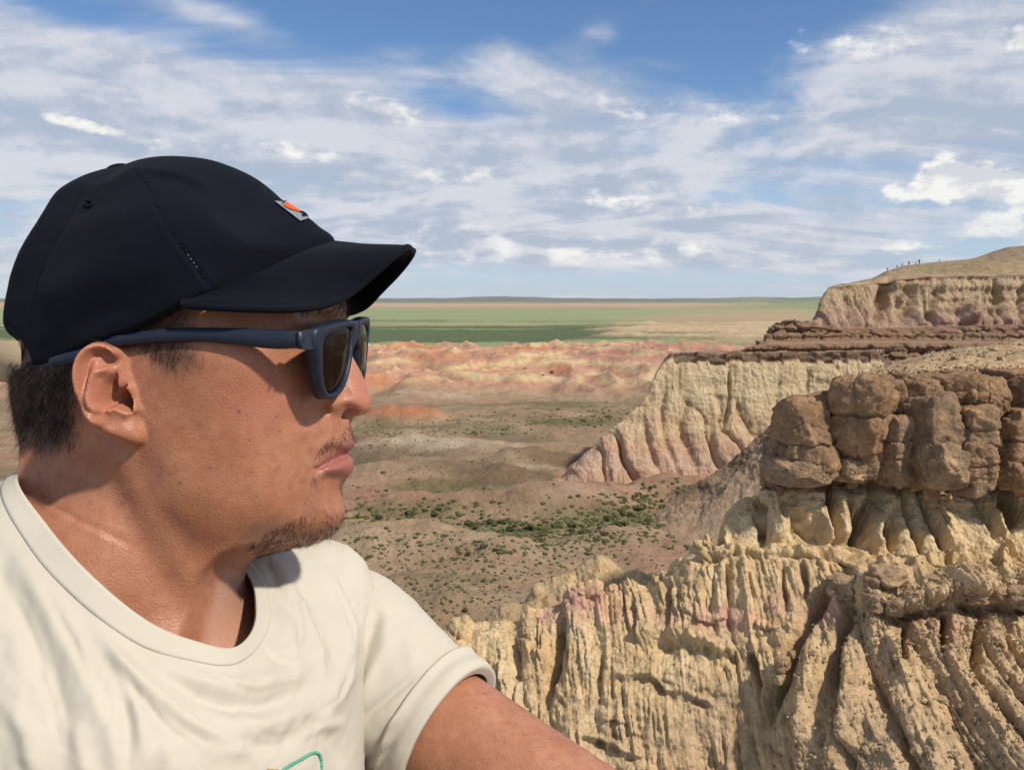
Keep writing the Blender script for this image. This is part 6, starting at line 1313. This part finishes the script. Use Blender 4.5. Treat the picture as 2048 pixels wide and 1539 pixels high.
# embroidery on the chest: green rounded outline and the top of a brown motif
def on_shirt(px_, py_, lift):
    d_ = (px - px_) ** 2 + (py - py_) ** 2 + 1e6 * (~near) + 1e6 * (rowf > .75); i, j = np.unravel_index(np.argsort(d_.ravel())[:6], d_.shape); w_ = 1 / (d_[i, j] + 1.0); w_ /= w_.sum()
    dep = (SH_[i, j, 1] * w_).sum(); return CD(px_, py_, dep - lift)
EMB = [(552, 1575), (560, 1548), (572, 1535), (590, 1524), (608, 1514), (622, 1506), (632, 1504), (639, 1508), (642, 1518), (643, 1532), (642, 1560), (640, 1600), (630, 1612), (600, 1612), (570, 1608), (555, 1595)]
path = catmull(EMB, 120, closed=True)
segs = []
for k_ in range(0, 118, 1):
    a, b2 = on_shirt(*path[k_], .0014), on_shirt(*path[k_ + 1], .0020); off_ = np.array([0, 0, .0006 if k_ % 2 else -.0006])
    segs.append([(*(a - off_), .0006), (*((a + b2) / 2), .0011), (*(b2 + off_), .0006)])
V, F_ = tubes(segs, 6); mk('embroidery', cam2world(V), F_, M_GREENT, parent=tshirt)
segs = []
for k_ in range(26):
    x0 = 536 + (k_ * 7.3) % 18; y0 = 1536 + (k_ * 5.1) % 30; segs.append([(*on_shirt(x0, y0, .0014), .0005), (*on_shirt(x0 + 5, y0 + 5, .0022), .0009), (*on_shirt(x0 + 9, y0 + 11, .0014), .0005)])
V, F_ = tubes(segs, 5); mk('embroidery', cam2world(V), F_, M_BROWNT, parent=tshirt)

# ------------------------------------------------------------------ what the frame does not show: seated legs and the ledge he sits on
M_TROUSER = fabric('dark_grey_trousers', (.05, .05, .055), 900); M_SHOE = fabric('brown_shoe', (.09, .06, .04), 300)
for hip, knee, ank in (((-.22, .58, -.66), (-.02, .34, -.50), (.06, .26, -.76)), ((-.33, .46, -.66), (-.16, .20, -.50), (-.08, .10, -.76))):
    hip, knee, ank = map(np.array, (hip, knee, ank)); mid_ = (hip + knee) / 2; sh_ = (knee + ank) / 2
    v_, f_, t3 = tube_pts([(*(hip - (.05, -.04, .0)), .085), (*hip, .095), (*mid_, .085), (*knee, .066), (*sh_, .060), (*ank, .050)], 40, 24)
    mk('trouser_leg', cam2world(v_), [tuple(f) for f in f_.tolist()] + t3, M_TROUSER, parent=man)
    fw = np.array([.69, -.73, 0.]); v_, f_, t3 = tube_pts([(*(ank - fw * .05 + (0, 0, -.02)), .035), (*(ank + (0, 0, -.03)), .047), (*(ank + fw * .09 + (0, 0, -.04)), .045), (*(ank + fw * .17 + (0, 0, -.05)), .038), (*(ank + fw * .21 + (0, 0, -.052)), .018)], 30, 20)
    mk('shoe', cam2world(v_), [tuple(f) for f in f_.tolist()] + t3, M_SHOE, parent=man)
if 'M_RUBBLE' in globals():
    lx = np.linspace(-4, 4, 120); ly = np.concatenate([np.linspace(-5, -1, 30), np.linspace(-.95, 1.12, 60), np.linspace(1.13, 1.5, 20)])
    LX, LY = np.meshgrid(lx, ly); LZ = 51.16 + .05 * fbm(LX / .5, LY / .5, 1.3, 4) - .05 * np.clip(LY, 0, 2) - sstep(LY + .08 * fbm(LX / .4, .2, 0, 3), 1.10, 1.5) * 7 - .25 * np.clip(np.abs(LX) - 1.5, 0, 9) ** 2 * .2
    lc = np.broadcast_to(np.array([.42, .31, .19]), LX.shape + (3,)) * (1 + .25 * fbm(LX / .3, LY / .3, 2.2, 4))[..., None]
    tag(mk('rock_ledge', np.stack([LX, LY, LZ], -1).reshape(-1, 3), grid_faces(*LX.shape), M_RUBBLE, attrs={'Col': lc.reshape(-1, 3)}), kind='structure')

# ------------------------------------------------------------------ hair and stubble: tapered strands rooted in the skin
M_HAIR, t, b = principled('black_hair'); geo = t.node('ShaderNodeNewGeometry'); n = t.noise(geo.outputs['Position'], 140, 2, .5)
t.put(b.inputs['Base Color'], t.mix(n, (.010, .007, .006), (.030, .020, .015))); b.inputs['Roughness'].default_value = .42; b.inputs['Specular IOR Level'].default_value = .35
def src_of(V, Fq, ref):
    tri = V[Fq]; fc = tri.mean(1); fn = np.cross(tri[:, 2] - tri[:, 0], tri[:, 3] - tri[:, 1]); ar = np.linalg.norm(fn, axis=1) / 2; fn = fn / (2 * ar[:, None] + 1e-12)
    if ref == 'tube':
        fn = np.where((np.cross(fn, fn) == 0).all(1)[:, None], fn, fn); c_ = np.repeat(fc.reshape(-1, 40, 3).mean(1), 40, 0); fn = fn * np.sign(((fc - c_) * fn).sum(1))[:, None]
    return tri, fn, ar, fc
tri = bv[bq]; fc = tri.mean(1); fn = np.cross(tri[:, 2] - tri[:, 0], tri[:, 3] - tri[:, 1]); ar = np.linalg.norm(fn, axis=1) / 2; fn = fn / (2 * ar[:, None] + 1e-12)
if ((fc[::50] - np.array([-.21, D0, -.0])) * fn[::50]).sum() < 0: fn = -fn
fpx, fpy, fh = near_pix(fc)
rgh = np.random.default_rng(77)
HEADSRC = (tri, fn, ar, fpx, fpy, fh)
def strands(name, zone, n, length, width, flow, lift, curl=.25, sel=None, jit=.5, soft=None, taperd=True, src=None):
    """zone: pixel polygon; flow: pixel direction (dx, dy) or a function of px, py; lift: share of the normal"""
    tri, fn, ar, fpx, fpy, fh = src if src is not None else HEADSRC
    m = in_poly(fpx, fpy, zone) & (fh < 8.4)
    if sel is not None: m &= sel
    k = np.flatnonzero(m); pr = ar[k] * (soft(fpx[k], fpy[k]) if soft is not None else 1.0); pr = pr / pr.sum(); k = rgh.choice(k, n, p=pr)
    uu = rgh.uniform(0, 1, (n, 2)); q4 = tri[k]; root = (q4[:, 0] * (1 - uu[:, :1]) + q4[:, 1] * uu[:, :1]) * (1 - uu[:, 1:]) + (q4[:, 3] * (1 - uu[:, :1]) + q4[:, 2] * uu[:, :1]) * uu[:, 1:]
    nn_ = fn[k]; fl = np.array([flow(a, b2) if callable(flow) else flow for a, b2 in zip(fpx[k], fpy[k])], float)
    d = np.stack([fl[:, 0], np.zeros(n), -fl[:, 1]], 1); d = d / np.linalg.norm(d, axis=1)[:, None] + rgh.normal(size=(n, 3)) * jit * .6
    d = d - (d * nn_).sum(1)[:, None] * nn_; d /= np.linalg.norm(d, axis=1)[:, None] + 1e-9; d = d + nn_ * (lift * rgh.uniform(.6, 1.3, n))[:, None]; d /= np.linalg.norm(d, axis=1)[:, None]
    L = length / 1000 * rgh.uniform(.55, 1.25, n); grav = np.array([0, 0, -1.0]); wd = width / 1000 * rgh.uniform(.7, 1.2, n)
    bend = rgh.normal(size=(n, 3)) * curl * .5 + nn_ * (-curl * .6)
    S = [0, .35, .7, 1.0]; P = [root - nn_ * .0003 + (d * s_ + bend * s_ * s_ * .5) * L[:, None] for s_ in S]
    V = np.zeros((n, 4, 3, 3)); side = np.cross(d, nn_); side /= np.linalg.norm(side, axis=1)[:, None] + 1e-9; oth = np.cross(side, d)
    for i, s_ in enumerate(S):
        w_ = (wd * (1 - s_ * .8 if taperd else 1))[:, None]
        for j in range(3): a = 2 * math.pi * j / 3; V[:, i, j] = P[i] + (side * math.cos(a) + oth * math.sin(a)) * w_
    loc = np.array([(i * 3 + j, i * 3 + (j + 1) % 3, (i + 1) * 3 + (j + 1) % 3, (i + 1) * 3 + j) for i in range(3) for j in range(3)])
    F_ = (loc[None] + (np.arange(n) * 12)[:, None, None]).reshape(-1, 4)
    o = mk(name, cam2world(V.reshape(-1, 3)), F_, M_HAIR, parent=man); tag(o, kind='stuff'); return o
NAPE = [(-60, 690), (60, 720), (160, 710), (185, 800), (185, 860), (150, 915), (60, 925), (-40, 925), (-60, 800)]
strands('hair', NAPE, 10000, 9, .085, lambda a, b2: (-.55 if a < 90 else -.3, 1.0), .34, .35, soft=lambda a, b2: .015 + (1 - sstep(b2 + .18 * a + 14 * np.sin(a * .21), 840, 925)) * (1 - sstep(a + .1 * (b2 - 800), 125, 178)))
TEMPLE = [(190, 690), (215, 655), (300, 610), (370, 600), (396, 604), (402, 650), (408, 690), (410, 745), (380, 755), (345, 728), (300, 705), (275, 688)]
strands('hair', TEMPLE, 4600, 8, .06, lambda a, b2: (-.35, 1.0) if b2 < 690 else (-.05, 1.0), .24, .3, soft=lambda a, b2: .03 + (1 - sstep(a + .2 * (b2 - 650) + 10 * np.sin(b2 * .3), 335, 405)) * (1 - .8 * sstep(b2 + 8 * np.sin(a * .25), 700, 745)))
strands('eyebrow', [(600, 615), (690, 600), (700, 625), (690, 640), (640, 636), (600, 640)], 700, 9, .07, (.25, -.9), .45, .3)
MOUST = [(706, 840), (690, 850), (665, 866), (645, 885), (632, 905), (626, 940), (622, 965), (634, 955), (640, 928), (660, 905), (685, 888), (708, 876)]
strands('moustache', MOUST, 420, 5.5, .10, lambda a, b2: (-.25, 1.0), .40, .5, jit=.7)
GOAT = [(705, 985), (690, 1000), (660, 1010), (620, 1015), (585, 1035), (540, 1060), (500, 1085), (520, 1112), (580, 1104), (640, 1096), (690, 1065), (712, 1030)]
strands('beard', GOAT, 1700, 6.5, .105, lambda a, b2: (-.15 if a < 640 else .35, 1.0), .42, .5, jit=.6, soft=lambda a, b2: .12 + sstep(b2 - .35 * (640 - np.minimum(a, 640)) * -1, 1000, 1075))
strands('beard', [(700, 952), (680, 958), (676, 985), (694, 992)], 60, 4.5, .08, (.2, 1), .5, .5)
strands('beard', [(640, 960), (600, 1000), (610, 1040), (650, 1010)], 60, 4.5, .05, (-.2, 1), .35, .5)
strands('stubble', [(300, 760), (380, 740), (480, 900), (560, 1000), (520, 1080), (400, 1060), (300, 960)], 300, 3.2, .07, (-.15, 1), .18, .6, jit=.9)
strands('stubble', [(345, 810), (440, 830), (430, 930), (340, 900)], 30, 7, .08, (-.1, 1), .12, .8, jit=.8)

av_, af_, _ = tube_pts(ARM_L, 70, 40); tr_, fn_, ar_, fc_ = src_of(av_, af_, 'tube'); ax_, ay_ = pix(fc_)
strands('arm_hair', [(930, 1330), (1000, 1340), (1300, 1560), (880, 1560)], 420, 8, .045, (.9, .55), .16, .5, jit=.6, src=(tr_, fn_, ar_, ax_, ay_, np.zeros(len(ax_))), sel=fn_[:, 1] < .3)

# ================================================================== the air
hv, hf = box(-40000, 40000, -400, 33000, -60, 420)
hz_m = bpy.data.materials.new('air'); hz_m.use_nodes = True; ht = NT(hz_m.node_tree); ht.n.clear()
pv = ht.node('ShaderNodeVolumePrincipled'); pv.inputs['Color'].default_value = (.97, .985, 1.0, 1); pv.inputs['Density'].default_value = 1.5e-5; pv.inputs['Anisotropy'].default_value = 0.0
ho = ht.node('ShaderNodeOutputMaterial'); ht.l.new(pv.outputs[0], ho.inputs['Volume'])
tag(mk('haze', hv, hf, hz_m, smooth=False), 'thin blue haze over the far plain', kind='stuff')
